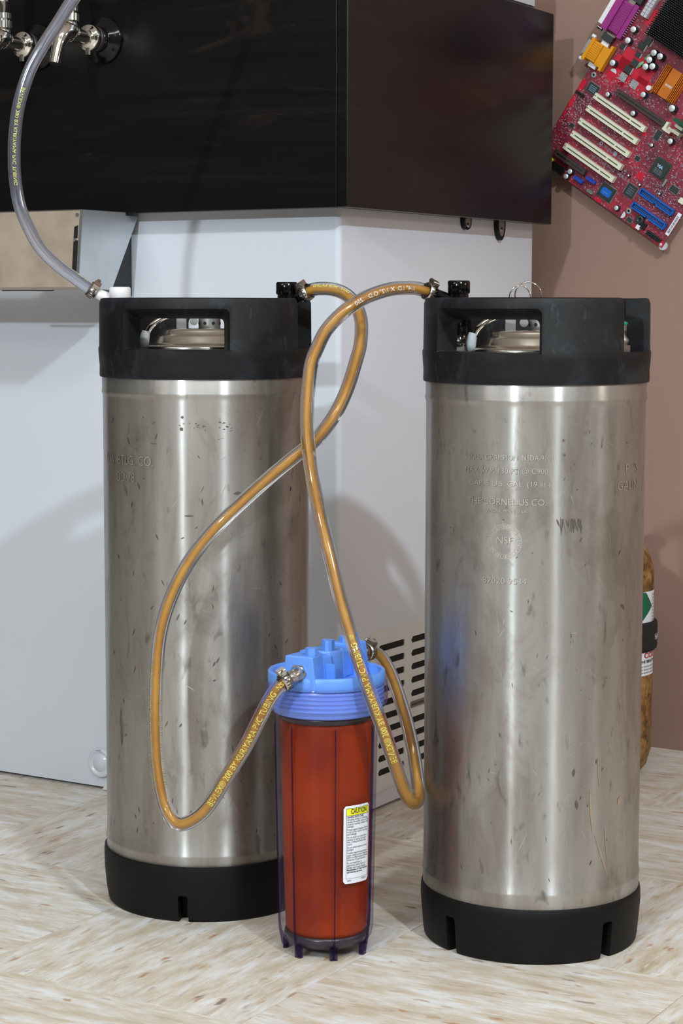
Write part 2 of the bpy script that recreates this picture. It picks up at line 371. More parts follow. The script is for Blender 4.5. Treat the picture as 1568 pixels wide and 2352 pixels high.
def text(s,size,align='LEFT',bold=0,sx=1):
    k=(s,size,align,bold)
    if k not in _tc:
        c=bpy.data.curves.new('t','FONT'); c.body=s; c.size=size; c.align_x=align; c.resolution_u=3; c.offset=bold*size
        o=bpy.data.objects.new('t',c); COL.objects.link(o); bpy.context.view_layer.update()
        dg=bpy.context.evaluated_depsgraph_get(); me=o.evaluated_get(dg).to_mesh()
        _tc[k]=([(v.co.x,v.co.y) for v in me.vertices],[tuple(p.vertices) for p in me.polygons])
        o.evaluated_get(dg).to_mesh_clear(); bpy.data.objects.remove(o); bpy.data.curves.remove(c)
    v,f=_tc[k]; return [(x*sx,y) for x,y in v],f
def text_w(s,size,**k): v,_=text(s,size,**k); return max(x for x,y in v)-min(x for x,y in v)
def clabel(mb,s,size,rad,ang,z,mi=0,fit=None,bold=0,tilt=0):
    # writing wrapped on a cylinder; ang (deg) is 0 towards -Y, positive to the right
    v,f=text(s,size,bold=bold); w=max(x for x,y in v); k=1 if not fit else fit/w
    mb.add([(rad*sin(R(ang)+x*k/rad),-rad*cos(R(ang)+x*k/rad),z+y+x*tilt) for x,y in v],f,mi)
# ------------------------------------------------------------------ room
RX0,RX1,RY0,RY1,RH=-3.0,3.7,-5.4,.6123,2.46
def wallbox(name,x0,y0,x1,y1,z0,z1,m):
    return struct(MB().box((x0,y0,z0),(x1,y1,z1)).build(name,m,loc=FO,rotz=-FA))
wallbox('wall_back',RX0-.1,RY1,RX1+.1,RY1+.1,-.02,RH,M['wall'])
wallbox('wall_left',RX0-.1,RY0,RX0,RY1,-.02,RH,M['roomdark'])
wallbox('wall_right',RX1,RY0,RX1+.1,RY1,-.02,RH,M['roomwall'])
wallbox('wall_front',RX0-.1,RY0-.1,RX1+.1,RY0,-.02,RH,M['roomdark'])
wallbox('ceiling',RX0-.1,RY0-.1,RX1+.1,RY1+.1,RH,RH+.08,M['ceil'])
fl=struct(MB().box((RX0-.1,RY0-.1,-.06),(RX1+.1,RY1+.1,-.0032)).build('floor',M['tile'],loc=FO,rotz=-FA))
# floor tiles, 305 mm, each a piece; the grain turns a quarter from tile to tile
tme=None; g=.0003; S=.3048
u0=-(.644); cF=Vector((FO.dot(EX),FO.dot(EY)))
for k in range(-8,9):
    for j in range(-11,5):
        # tile spans -ex.P in [.644+kS, +S], ey.P in [1.408+jS, +S]
        cx=-(.644+(k+.5)*S)-cF.x; cy=1.408+(j+.5)*S-cF.y
        if cx-S/2<RX0 or cx+S/2>RX1 or cy-S/2>RY1 or cy-S/2<RY0: continue
        h=S/2-g; top=min(h,RY1-cy-.0005)
        clipped=top<h
        rot=PI/2 if ((k+j)%2 and not clipped) else 0
        if clipped or tme is None or True:
            if clipped:
                t=MB().box((-h,-h,-.0032),(h,top,0)).build('tile',M['tile'],fl)
            elif tme is None:
                t=MB(); t.prism([(-h,-h),(h,-h),(h,h),(-h,h)],-.0032,-.00015).add([(-h,-h,-.00015),(h,-h,-.00015),(h,h,-.00015),(-h,h,-.00015),(-h+.0002,-h+.0002,0),(h-.0002,-h+.0002,0),(h-.0002,h-.0002,0),(-h+.0002,h-.0002,0)],[(0,1,5,4),(1,2,6,5),(2,3,7,6),(3,0,4,7),(4,5,6,7)])
                t=t.build('tile',M['tile'],fl); tme=t.data
            else:
                t=bpy.data.objects.new('tile',tme); COL.objects.link(t); t.parent=fl
        t.location=(cx,cy,0); t.rotation_euler=(0,0,rot)
# ------------------------------------------------------------------ chest freezer with black collar
fz=empty('chest_freezer','white chest freezer with black stained wooden collar, standing behind the steel kegs','freezer',FO,-FA)
XL=-1.25; FD=.527
mb=MB(); pr=rrect(XL,0,0,FD,.007,5); mb.prism(pr,.004,.7425,smooth=True)
mb.build('body',M['white'],fz)
mb=MB(); mb.box((XL+.03,.03,.0),(-.03,FD-.03,.004)); mb.build('base',M['matblack'],fz)
BO=.028
mb=MB(); mb.box((XL,-BO,.7415),(BO-.0152,-BO+.015,1.0285)); mb.build('front_board',M['board'],fz,bevel=.0007)
mb=MB(); mb.box((BO-.015,-BO,.7415),(BO,.5245,1.0285)); mb.build('side_board',M['board'],fz,bevel=.0012)
mb=MB(); mb.box((XL,-BO+.0152,.7426),(BO-.0152,.5245,1.027)); mb.build('collar_core',M['matblack'],fz)
mb=MB(); mb.prism(rrect(XL,-.012,.0,FD,.012,5),1.029,1.040,smooth=True); mb.build('lid_gasket',M['seam'],fz)
mb=MB(); mb.prism(rrect(XL,-.014,.001,FD+.002,.012,5),1.040,1.09,smooth=True); mb.build('lid',M['white'],fz,bevel=.003)
# strip of trim under the collar board
mb=MB(); mb.box((XL,.0,.7360),(.0004,.0004,.7425)); 
# vent grille on the side (plane x=0), local (y,z)
TS=Matrix(((0,0,1,0),(1,0,0,0),(0,1,0,0),(0,0,0,1)))   # (a,b,c)->(x=c,y=a,z=b)
mb=MB(); mb.prism(rrect(.0715,.0235,.50,.2283,.010,5),-.001,.0022,T=TS)
gr=mb.build('vent_grille',M['cream'],fz)
cut=MB()
def slotpoly(y0,y1,z,h=.0042): return [(y0+.003,z-h),(y1,z-h),(y1+.0012,z-h+.003),(y1,z+h-.001),(y1-.002,z+h),(y0+.004,z+h),(y0,z+h-.0045)]
cols=[(.0915,.1575),(.1755,.2415),(.2600,.3260),(.3440,.4100),(.4280,.4860)]
for ci,(a,b) in enumerate(cols):
    for i in range(10):
        if ci==1 and i in (5,): continue
        cut.prism(slotpoly(a,b,.2042-i*.01745),-.02,.02,T=TS)
c=cut.build('cut',M['matblack'],fz); boolean(gr,c)
mb=MB(); mb.prism(rrect(.0735,.0255,.498,.2263,.009,5),.0001,.0006,T=TS); mb.build('vent_recess',M['matblack'],fz)
mb=MB(); mb.prism(rrect(.1735,.1160,.246,.1245,.002,3),.0022,.0028,T=TS); mb.build('maker_plate',M['dull'],fz)
mb=MB()
v,f=text('MODEL  POWER',.0042,bold=.02); mb.add([(.0030,.176+x,.1185+y) for x,y in v],f)
mb.build('plate_lettering',M['inkblack'],fz)
mb=MB(); mb.cyl((.0022,.0735+.0055,.2165),(.0036,.079,.2165),.0038,.0034,seg=16); mb.box((.0034,.0762,.2161),(.0038,.0818,.2169)); mb.build('screw',M['steel'],fz)
mb=MB(); mb.box((.0,.012,.0232),(.0008,.50,.0242)); mb.build('base_seam',M['seam'],fz)
# drain plug
mb=MB(); TP=Matrix.Translation((-.3600,0,.0362))@Matrix.Rotation(R(90),4,'X')
mb.lathe([(.0195,0),(.0195,.004),(.0175,.006),(.0150,.006),(.0135,.0035),(.0115,.0035),(.0108,.0048),(1e-5,.0052)],32,T=TP)
mb.box((-.366,-.006,.052),(-.357,0,.0555)); mb.build('drain_plug',M['white'],fz)
mb=MB(); mb.prism([(-.358,.001),(-.330,.001),(-.330,.022),(-.345,.018)],-.003,-.0002,T=Matrix(((1,0,0,0),(0,0,1,0),(0,1,0,0),(0,0,0,1)))); mb.build('base_bracket',M['cream'],fz)
# two latch brackets hanging below the collar board
for (yc,zb,hw) in ((.3165,.7275,.0115),(.4150,.7165,.0130)):
    arc=[(yc+hw*sin(R(a)) if a<=90 else 0,0) for a in ()]
    poly=[(yc-hw,.7425)]+[(yc-hw*cos(R(a))*(1.0),.7375-(.7375-zb)*sin(R(a))) for a in range(0,181,15)]+[(yc+hw,.7425)]
    inn=[(yc+(y-yc)*.62,.7425-(.7425-z)*.78) for y,z in poly]
    mb=MB(); mb.prism(poly,.0,.005,T=TS); br=mb.build('latch_bracket',M['blackgloss'],fz)
    mb=MB(); mb.prism(inn,.005,.0058,T=TS); p=mb.build('latch_plate',M['dull'],br)
    mb=MB(); mb.cyl((.0058,yc,.7335 if hw<.012 else .731),(.0078,yc,.7335 if hw<.012 else .731),.0032,.0028,seg=14); mb.build('screw',M['steel'],br)
mb=MB()
v,f=text('FREEZER',.009); mb.add([(-.106+x,-.0003,.7335+y*.6) for x,y in v],f); mb.build('faint_badge_mark',M['cream'],fz)
# ------------------------------------------------------------------ drip tray under the taps
dt=empty('drip_tray','brushed steel drip tray box hung under the beer taps at the left edge','drip tray',fw(-.2914,0,.65),-FA)
def side_prism(mb,poly,x0,x1,mi=0):  # poly in (y,z) world-z, thing origin z .65
    return mb.prism([(y,z-.65) for y,z in poly],x0,x1,mi,T=TS)
W0=-.42
poly=[(-.1143,.7425),(-.0285,.7425),(-.0285,.7385),(-.003,.7385),(-.003,.7385),(-.058,.6470),(-.1237,.6500)]
mb=MB(); side_prism(mb,poly,-.0016,0); mb.build('side_panel',M['trayside'],dt)
mb=MB(); side_prism(mb,[(-.1143,.7425),(-.1131,.7425),(-.1225,.651),(-.1237,.6500)],W0,-.0030); mb.build('front_panel',M['tray'],dt)
mb=MB(); side_prism(mb,[(-.1237,.6500),(-.1225,.652),(-.058,.649),(-.058,.6470)],W0,-.0018); mb.build('bottom_panel',M['tray'],dt)
mb=MB(); side_prism(mb,[(-.1150,.7425),(-.1135,.7425),(-.1228,.652),(-.1243,.652)],-.0026,.0006); mb.build('corner_edge',M['dull'],dt)
mb=MB(); mb.box((W0,-.1150,.0920),(-.003,-.1100,.0930)); mb.build('top_rim',M['seam'],dt)
def onface(x,z,out=0):   # point on slanted front panel
    t=(.7425-z)/(.7425-.65); return (x,-.1143-.0094*t-out,z-.65)
mb=MB()
for a,b,c0,c1 in ((.722,.7085,-.0105,-.0045),(.704,.668,-.0105,-.0035)):
    mb.add([onface(c0,a,.0003),onface(c1,a+.002,.0003),onface(c1,b,.0003),onface(c0,b,.0003)],[(0,3,2,1)])
mb.build('keyhole_slot',M['matblack'],dt)
mb=MB(); p=onface(-.006,.7365,.0); mb.cyl(p,(p[0],p[1]-.002,p[2]),.0022,seg=12); mb.build('rivet',M['dull'],dt)
mb=MB()
for (x,z) in ((-.0075,.7065),):
    p=onface(x,z,.0005); mb.cyl(p,(p[0],p[1]-.0018,p[2]),.0020,seg=12)
mb.build('rivet',M['dull'],dt)
mb=MB(); mb.box((-.118,-.1245,-.0046),(-.039,-.121,-.0034)); mb.build('drain_slot',M['matblack'],dt)
mb=MB(); side_prism(mb,[(-.0285,.738),(-.004,.738),(-.004,.640),(-.030,.640),(-.055,.648)],-.030,-.010); mb.build('mounting_bracket',M['black'],dt)
# ------------------------------------------------------------------ beer taps
def make_tap(label,x,z):
    t=empty('beer_tap',label,'tap',fw(x,-BO,z),-FA,'steel beer taps on the black collar')
    TY=Matrix.Rotation(R(90),4,'X')   # lathe z -> -y
    mb=MB(); mb.lathe([(.0280,0),(.0288,.002),(.0278,.0040),(.0240,.0052),(.0232,.0070),(.0200,.0082),(.0192,.0096),(.0160,.0106),(.0152,.012),(.0148,.018),(1e-5,.018)],48,T=TY); mb.build('flange',M['blackgloss'],t)
    mb=MB(); mb.lathe([(.0148,.018),(.0152,.0185),(.0152,.0235),(.0150,.024)],40,T=TY); mb.build('shank_collar',M['dull'],t)
    mb=MB(); mb.lathe([(.0150,.024),(.0160,.0252),(.0160,.0318),(.0150,.0330),(.0128,.0334),(.0120,.0350),(.0092,.0360),(.0080,.0362)],40,T=TY)
    mb.cyl((0,-.031,-.0135),(0,-.031,-.0205),.0042,.0038,seg=14); mb.build('coupling_nut',M['chrome'],t)
    mb=MB(); mb.cyl((0,-.036,0),(0,-.066,0),.0086,seg=28); mb.build('barrel',M['chrome'],t)
    P=catmull([(0,-.058,.002),(0,-.068,.0035),(0,-.079,-.001),(0,-.0865,-.012),(0,-.092,-.026),(0,-.096,-.038)],6)
    n=len(P); rr=[.0088+.0032*sin(min(1,i/(n*.55))*PI) if i<n*.55 else .0088-.0022*((i/n-.55)/.45)**.5 for i in range(n)]
    mb=MB(); mb.sweep(P,rr,24); sp=mb.build('spout',M['chrome'],t)
    e=P[-1]; d=(P[-1]-P[-2]).normalized(); mb=MB(); mb.cyl(e,e+d*.0005,.0052,seg=20); mb.build('spout_mouth',M['matblack'],sp)
    mb=MB(); mb.lathe([(.0085,.006),(.0090,.012),(.0072,.016)],28,T=Matrix.Translation((0,-.066,0)))
    def knurl(z0,z1,r):
        pts=[((r+(.0004 if i%2 else 0))*cos(2*PI*i/44),(r+(.0004 if i%2 else 0))*sin(2*PI*i/44)) for i in range(44)]
        mb.prism(pts,z0,z1,T=Matrix.Translation((0,-.066,0)))
    knurl(.016,.0245,.0108); mb.lathe([(.0078,.0245),(.0078,.0275)],28,T=Matrix.Translation((0,-.066,0))); knurl(.0275,.0340,.0098)
    mb.build('bonnet_nut',M['steel'],t)
    mb=MB(); mb.lathe([(.0048,.034),(.0050,.036),(.0068,.048),(.0070,.049),(.0060,.0495)],28,T=Matrix.Translation((0,-.066,0))); mb.build('handle_ferrule',M['chrome'],t)
    mb=MB(); mb.lathe([(.0072,.0495),(.0085,.053),(.0100,.075),(.0120,.105),(.0110,.118),(1e-5,.121)],28,T=Matrix.Translation((0,-.066,0))); mb.build('handle',M['blackgloss'],t)
    return t
make_tap('chrome beer tap with its whole spout in view, right one of the two',-.3225,.9530)
make_tap('chrome beer tap cut by the left edge of the photo, left of the two taps',-.4268,.9515)
# ------------------------------------------------------------------ kegs
KEG={'L':(Vector((-.1421,2.0894,0)),R(3.9)),'R':(Vector((.1904,1.9585,0)),R(-5.55))}
def kp(K,phi,r,z):
    c,a=KEG[K]; p=Vector((r*sin(R(phi)),-r*cos(R(phi)),z)); return c+Matrix.Rotation(a,3,'Z')@p
AZ=Matrix.Rotation(-PI/2,4,'Z')
def cyc(phi,r,z): return (r*sin(R(phi)),-r*cos(R(phi)),z)
def window_cutter(c0,hw,z0,z1,zin,rad):
    mb=MB(); loops=[]
    def loop(r,a,zl,zh,q):
        out=rrect(-a,zl,a,zh,q,4)
        return [cyc(c0+x/r*1 if False else c0+math.degrees(x),r,z) for x,z in out]
    q=.006
    def L(r,ah,zl,zh,rc):
        pts=[]
        for cx,cz,a in ((1,1,0),(-1,1,90),(-1,0,180),(1,0,270)):
            for i in range(5):
                g=R(a+90*i/4); rcx=rc if cz else .0015
                pts.append((cx*(ah*rad-rcx)+rcx*cos(g),(zh-rcx if cz else zl+rcx)+rcx*sin(g)))
        out=[]
        for i,p in enumerate(pts):
            q_=pts[(i+1)%len(pts)]; out.append(p)
            if abs(q_[0]-p[0])>.03:
                for k in range(1,20): out.append((p[0]+(q_[0]-p[0])*k/20,p[1]+(q_[1]-p[1])*k/20))
        return [cyc(c0+math.degrees(X/rad),r,Z) for X,Z in out]
    h=R(hw)
    for r,e,zt in ((.070,0,zin),(.088,0,zin),(.100,0,zin+.35*(z1-zin)),(.1070,.0,z1-.0018),(.1105,.0012/rad,z1),(.120,.0012/rad,z1)):
        loops.append(L(r,h+e,z0-(.0008 if e else 0),zt,.0055))
    n=len(loops[0]); vs=sum(loops,[]); fs=[]
    for i in range(len(loops)-1):
        for k in range(n): fs.append((i*n+k,i*n+(k+1)%n,(i+1)*n+(k+1)%n,(i+1)*n+k))
    # caps: strips between the top and the bottom edge (mirror partners)
    def mate(k): return None
    tops=list(range(0,10+19)); 
    for base in (0,(len(loops)-1)*n):
        # order: corner TR(5) + 19 + corner TL(5) | corner BL(5) + 19 + corner BR(5)
        T_=[base+i for i in range(29)]; B_=[base+n-1-i for i in range(29)]
        for i in range(28):
            q4=(T_[i],T_[i+1],B_[i+1],B_[i]); fs.append(q4 if base else tuple(reversed(q4)))
    return vs,fs
def make_keg(K,label,steel,wc,notches,frnot,foot_z,rtop,groove,texts):
    c,a=KEG[K]; k=empty('beer_keg',label,'keg',c,a,'steel soda kegs used for beer')
    # shell
    mb=MB(); z=groove
    mb.lathe([(.098,.040),(.1078,.046),(.1080,z-.0035),(.1086,z-.002),(.1086,z),(.1076,z+.003),(.1074,z+.03),(.1074,.30),(.1074,.533),(.1078,.5365),(.1086,.538),(.1086,.540),(.1080,.542),(.1080,.565),(.104,.574),(.095,.5795),(.080,.5825),(.060,.583),(1e-4,.583)],160,T=AZ)
    sh=mb.build('shell',steel,k)
    # steel lid with stepped rim
    TL=Matrix.Rotation(R(30),4,'Z')
    mb=MB(); mb.lathe([(.066,.583),(.0665,.585),(.064,.587),(.0565,.588),(.0545,.590),(.0525,.5955),(.0500,.5975),(.0470,.5985),(.0460,.6015),(.0440,.6035),(.030,.604),(1e-4,.604)],72,sx=1.0,sy=.86,T=TL); lid=mb.build('lid',M['steel'],k)
    mb=MB(); mb.cyl(cyc(0,.0,.604),cyc(0,0,.6145),.0115,seg=28)
    for i in range(8):
        q=i*45+20; mb.cyl(cyc(q,.0112,.6095),cyc(q,.0118,.6095),.0018,seg=10,mi=1)
    for mvx in (1,): pass
    rv=mb.build('relief_valve',[M['dull'],M['matblack']],k); rv.location=cyc(20,.012,0)
    # bail handle with rubber feet
    mb=MB()
    s=-1
    P=catmull([(-.0620,-.020,.592),(-.0595,-.020,.600),(-.0545,-.020,.6075),(-.044,-.018,.6145),(-.028,-.014,.619),(-.006,-.004,.621),(.012,.006,.621),(.034,.014,.619),(.048,.018,.6145),(.0575,.020,.6065),(.0610,.020,.597),(.0620,.020,.592)],5)
    mb.sweep(P,.0030,12); mb.build('bail_wire',M['chrome'],k)
    for sgn in (-1,1):
        mb=MB(); x=sgn*.0622; y=sgn*.020
        mb.sweep([(x*1.03,y,.5835),(x*1.03,y,.585),(x*1.02,y,.590),(x*1.0,y,.5975),(x*.985,y,.6015)],[.0025,.0046,.0052,.0048,.0040],14); mb.build('bail_foot',M['greyrubber'],k)
    # lid clamp bracket
    mb=MB(); mb.box((-.030,-.020,.604),(-.020,-.004,.6155)); mb.cyl((-.012,-.024,.6115),(-.012,-.012,.6115),.0042,seg=16); mb.build('bail_bracket',M['dull'],k)
    # rubber top
    prof=[(.1084,.556),(.1100,.5545),(.1105,.5565),(.1102,.566),(.1110,.5745),(.1115,.5835),(.1105,.5860),(.1100,.6300),(.1085,.6345),(.1060,.6355),(.0925,.6350),(.0890,.6330),(.0880,.6290),(.0895,.5865),(.0900,.5835),(.0955,.5835),(.1082,.5700)]
    mb=MB(); mb.lathe(prof,180,close=True,T=AZ); top=mb.build('rubber_handle_ring',M['rubber'],k)
    cut=MB()
    for cc in (wc,wc+180):
        v,f=window_cutter(cc,30,.5838,rtop,.6145,.110); cut.add(v,f)
    for cc in (wc+90,wc-90):
        n=8; lo=.5842; vs=[]
        for i in range(n+1):
            p=cc-14+28*i/n
            for r,z2 in ((.07,lo),(.125,lo),(.125,.66),(.07,.66)): vs.append(cyc(p,r,z2))
        fs=[(i*4+q,i*4+(q+1)%4,(i+1)*4+(q+1)%4,(i+1)*4+q) for i in range(n) for q in range(4)]+[(3,2,1,0),(n*4,n*4+1,n*4+2,n*4+3)]
        cut.add(vs,fs)
    co=cut.build('cut',M['rubber'],k); 
    bm=bmesh.new(); bm.from_mesh(co.data); bmesh.ops.recalc_face_normals(bm,faces=bm.faces); bm.to_mesh(co.data); bm.free()
    bm=bmesh.new(); bm.from_mesh(top.data); bmesh.ops.recalc_face_normals(bm,faces=bm.faces); bm.to_mesh(top.data); bm.free()
    boolean(top,co); top.data.shade_smooth(); 
    try: top.data.set_sharp_from_angle(angle=R(35))
    except Exception: pass
    # rubber foot with notches
    fz_=foot_z
    prof=[(.1072,fz_+.003),(.1092,fz_),(.1098,fz_-.004),(.1100,.040),(.1092,.030),(.1072,.006),(.1062,.001),(.1040,0),(.074,0),(.072,.003),(.080,.034),(.1050,.044)] if K=='R' else \
         [(.1072,fz_+.002),(.1102,fz_+.001),(.1108,fz_-.004),(.1104,.034),(.1085,.014),(.1065,.002),(.1045,0),(.074,0),(.072,.003),(.080,.034),(.1050,.044)]
    mb=MB(); mb.lathe(prof,160,close=True,T=AZ); ft=mb.build('rubber_foot',M['footrubber'],k)
    cut=MB(); nh=.0365 if K=='R' else .0285
    for nn in notches:
        T=Matrix.Rotation(R(nn),4,'Z'); hw=frnot
        cut.prism([(-hw,-.01),(hw,-.01),(hw,nh-.002),(hw-.0015,nh),(-hw+.0015,nh),(-hw,nh-.002)],.090,.125,T=T@Matrix(((1,0,0,0),(0,0,-1,0),(0,1,0,0),(0,0,0,1))))
    co=cut.build('cut',M['rubber'],k)
    for ob in (co,ft):
        bm=bmesh.new(); bm.from_mesh(ob.data); bmesh.ops.recalc_face_normals(bm,faces=bm.faces); bm.to_mesh(ob.data); bm.free()
    boolean(ft,co); ft.data.shade_smooth()
    try: ft.data.set_sharp_from_angle(angle=R(35))
    except Exception: pass
    # stamped writing
    for (s,size,ang,z,fit) in texts:
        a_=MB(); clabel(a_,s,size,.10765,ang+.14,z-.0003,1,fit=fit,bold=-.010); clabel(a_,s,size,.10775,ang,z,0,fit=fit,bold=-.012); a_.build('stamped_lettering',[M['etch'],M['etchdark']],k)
    return k,sh
def steelpost(k,phi,r,full=True,ring=None):
    x,y,_=cyc(phi,r,0); T=Matrix.Translation((x,y,0))
    mb=MB(); mb.prism([(.0112*cos(R(60*i)),.0112*sin(R(60*i))) for i in range(6)],.5830,.5905,T=T)
    mb.lathe([(.0080,.5905),(.0100,.5945),(.0100,.5955),(.0066,.6000),(.0060,.6035),(.0076,.6045),(.0076,.6120),(.0072,.6132),(1e-5,.6135)],24,T=T)
    p=mb.build('gas_post' if ring else 'liquid_post',M['dull'],k)
    if ring:
        mb=MB(); mb.lathe([(.0078,.6095),(.0085,.6102),(.0085,.6118),(.0078,.6126)],24,T=T); mb.build('seal_ring',M['green'],p)
    return p
def aX(px,c=1229.5,r=253.5): return math.degrees(math.asin((px-c)/r))
zK=lambda y:.6348-(y-683)*.000401
tR=[('SUPER CHAMPION  NSDA-9101',.0072,aX(1083),zK(1059),.083),('MAX. W.P. 130 PSI @ C900',.0075,aX(1075),zK(1090),.083),('CAP. 5 U.S. GAL. (19 lit.)',.0072,aX(1085),zK(1120),.080),
    ('THE CORNELIUS CO.',.0088,aX(1082),zK(1164),.078),('ANOKA, MINN. U.S.A.',.0045,aX(1124),zK(1182),.040),('87020 9534',.0085,aX(1117),zK(1350),.043),
    ('P  \'S',.0120,aX(1430),zK(1094),.026),('GALIN',.0125,aX(1412),zK(1134),.036),('NSF',.0095,aX(1146),zK(1255),.016),("L",.0055,aX(1143),zK(1020),.002)]
def aL(px): return math.degrees(math.asin((px-470)/239))
zL=lambda y:.6356-(y-684)*.000429
tL=[('N.W. BTLG. CO.',.0140,aL(243),zL(1077),.079),('DD-78',.0140,aL(268),zL(1117),.029)]
kR,_=make_keg('R','tall steel keg on the right with stamped lettering and a pull ring on its lid',M['steelR'],-28,(-45,43,135,-135),.0062,.0525,.6252,.0695,tR)
kL,_=make_keg('L','stained steel keg on the left, with a clear empty hose and an amber hose attached',M['steelL'],-18,(-14,76,166,-104),.0052,.0565,.6245,.0695,tL)
steelpost(kR,62,.0885,ring=True); steelpost(kR,-118,.088); steelpost(kL,72,.088); steelpost(kL,-98,.090)
# round certification stamp on the right keg
mb=MB(); ang0=aX(1165)
def arcring(r0,r1):
    n=48; vs=[];fs=[]
    for i in range(n):
        g=2*PI*i/n
        for r in (r0,r1):
            X=r*cos(g); Z=r*sin(g); vs.append((.10772*sin(R(ang0)+X/.1077),-.10772*cos(R(ang0)+X/.1077),zK(1250)+Z))
    for i in range(n): j=(i+1)%n; fs.append((2*i,2*j,2*j+1,2*i+1))
    mb.add(vs,fs)
arcring(.0162,.0166); arcring(.0119,.0123)
msg='NATIONAL SANITATION FOUNDATION TESTING LABORATORY '
for i,ch in enumerate(msg):
    if ch==' ': continue
    g=PI*.5-2*PI*i/len(msg)+PI*.9
    v,f=text(ch,.0042)
    vs=[]
    for x,y in v:
        X=(x-.0013)*sin(g)+(.0127+y)*cos(g); Z=-(x-.0013)*cos(g)+(.0127+y)*sin(g)
        vs.append((.10774*sin(R(ang0)+X/.1077),-.10774*cos(R(ang0)+X/.1077),zK(1250)+Z))
    mb.add(vs,f)
mb.build('stamped_round_seal',M['etch'],kR)
# scratches and scuffs stand as wear marks on the shells
def marks(k,lst,m,name):
    mb=MB()
    for phi,z,dx,dz,wd in lst:
        n=5; vs=[];fs=[]
        for i in range(n+1):
            t=i/n; x=dx*t; z_=z+dz*t; wv=wd*sin(PI*t)+.00008; a=R(phi)+x/.1077; 
            L=math.hypot(dx,dz); nx,nz=-dz/L*wv,dx/L*wv
            for s in (-1,1): vs.append((.10768*sin(a+s*nx/.1077),-.10768*cos(a+s*nx/.1077),z_+s*nz))
        for i in range(n): fs.append((2*i,2*i+2,2*i+3,2*i+1))
        mb.add(vs,fs)
    o=mb.build(name,m,k); o['kind']='stuff'; return o
M['scuff']=simple('dark_scuff',srgb(112,105,100),.5,.8); M['scratch']=simple('bright_scratch',srgb(225,220,212),.35,1)
M['smear']=simple('tan_smear',srgb(172,152,132),.55,.5)
rnd=random.Random(3)
ms=[(aX(1275)+rnd.uniform(0,14),zK(1195),rnd.uniform(-.002,.004),-rnd.uniform(.003,.016),rnd.uniform(.0001,.0006)) for _ in range(26)]
ms+=[(aX(1290),zK(1046),.0035,0,.0012),(aX(1288),zK(1012),.003,0,.0015),(aX(1425),zK(1410),.0055,-.001,.0013),(aX(1430),zK(1412),.0025,-.0035,.0012),(aX(1325),zK(1790),-.001,-.008,.0014),(aX(1330),zK(1865),.001,-.010,.0016)]
ms+=[(rnd.uniform(-60,60),rnd.uniform(.08,.53),rnd.uniform(-.003,.003),rnd.uniform(-.006,.006),rnd.uniform(.0002,.0006)) for _ in range(60)]
marks(kR,ms,M['scuff'],'scuff_marks')
ms=[(rnd.uniform(-65,65),rnd.uniform(.08,.53),rnd.uniform(-.008,.008),rnd.uniform(-.02,.02),rnd.uniform(.00005,.00018)) for _ in range(36)]
marks(kR,ms,M['scratch'],'scratches')
marks(kR,[(aX(1360),.170,.004,-.045,.0012),(aX(1372),.125,.018,-.045,.0010),(aX(1378),.20,.002,-.030,.0007),(aX(1425),.155,.006,-.004,.004),(aX(1395),.13,.005,-.04,.0005)],M['smear'],'tan_smears')
ms=[(rnd.uniform(-65,65),rnd.uniform(.08,.53),rnd.uniform(-.004,.004),rnd.uniform(-.008,.008),rnd.uniform(.0003,.0009)) for _ in range(80)]
ms+=[(aL(400)+rnd.uniform(0,30),zL(985+rnd.uniform(-14,10)),rnd.uniform(.001,.004),rnd.uniform(-.001,.001),rnd.uniform(.0002,.0006)) for _ in range(22)]
ms+=[(aL(345),zL(1024),.008,0,.0004),(aL(420),zL(1191),.010,.0,.0010),(aL(412),zL(985),.003,-.003,.0018),(aL(414),zL(962),.003,.001,.0014),(aL(530),zL(1140),.008,.001,.0016)]
marks(kL,ms,M['scuff'],'scuff_marks')
ms=[(rnd.uniform(-65,65),rnd.uniform(.08,.53),rnd.uniform(-.012,.012),rnd.uniform(-.02,.02),rnd.uniform(.00005,.00012)) for _ in range(36)]
ms+=[(aL(370),zL(1055),.010,-.025,.0002),(aL(420),zL(1590),.010,-.006,.0007),(aL(450),zL(1740),.05,-.085,.0001)]
marks(kL,ms,M['scratch'],'scratches')
# pull ring on the right keg's relief valve (split key ring, two turns)
kr=[]
c=Vector(cyc(0,.0,0)); 
mb=MB(); P=[]
for i in range(0,61):
    g=2*PI*i/30; r=.0128 if i<30 else .0125
    P.append((-.0085+r*cos(g),-.004-.00035*i/6+0,.6385+r*sin(g)*.98))
mb.sweep(P,.00055,8,mi=0); P2=[]
for i in range(31):
    g=2*PI*i/30; P2.append((-.0165+.0105*cos(g),.004,.6350+.0125*sin(g)))
mb.sweep(P2,.0006,8,closed=True,cap=False)
mb.build('pull_ring',M['chrome'],kR)
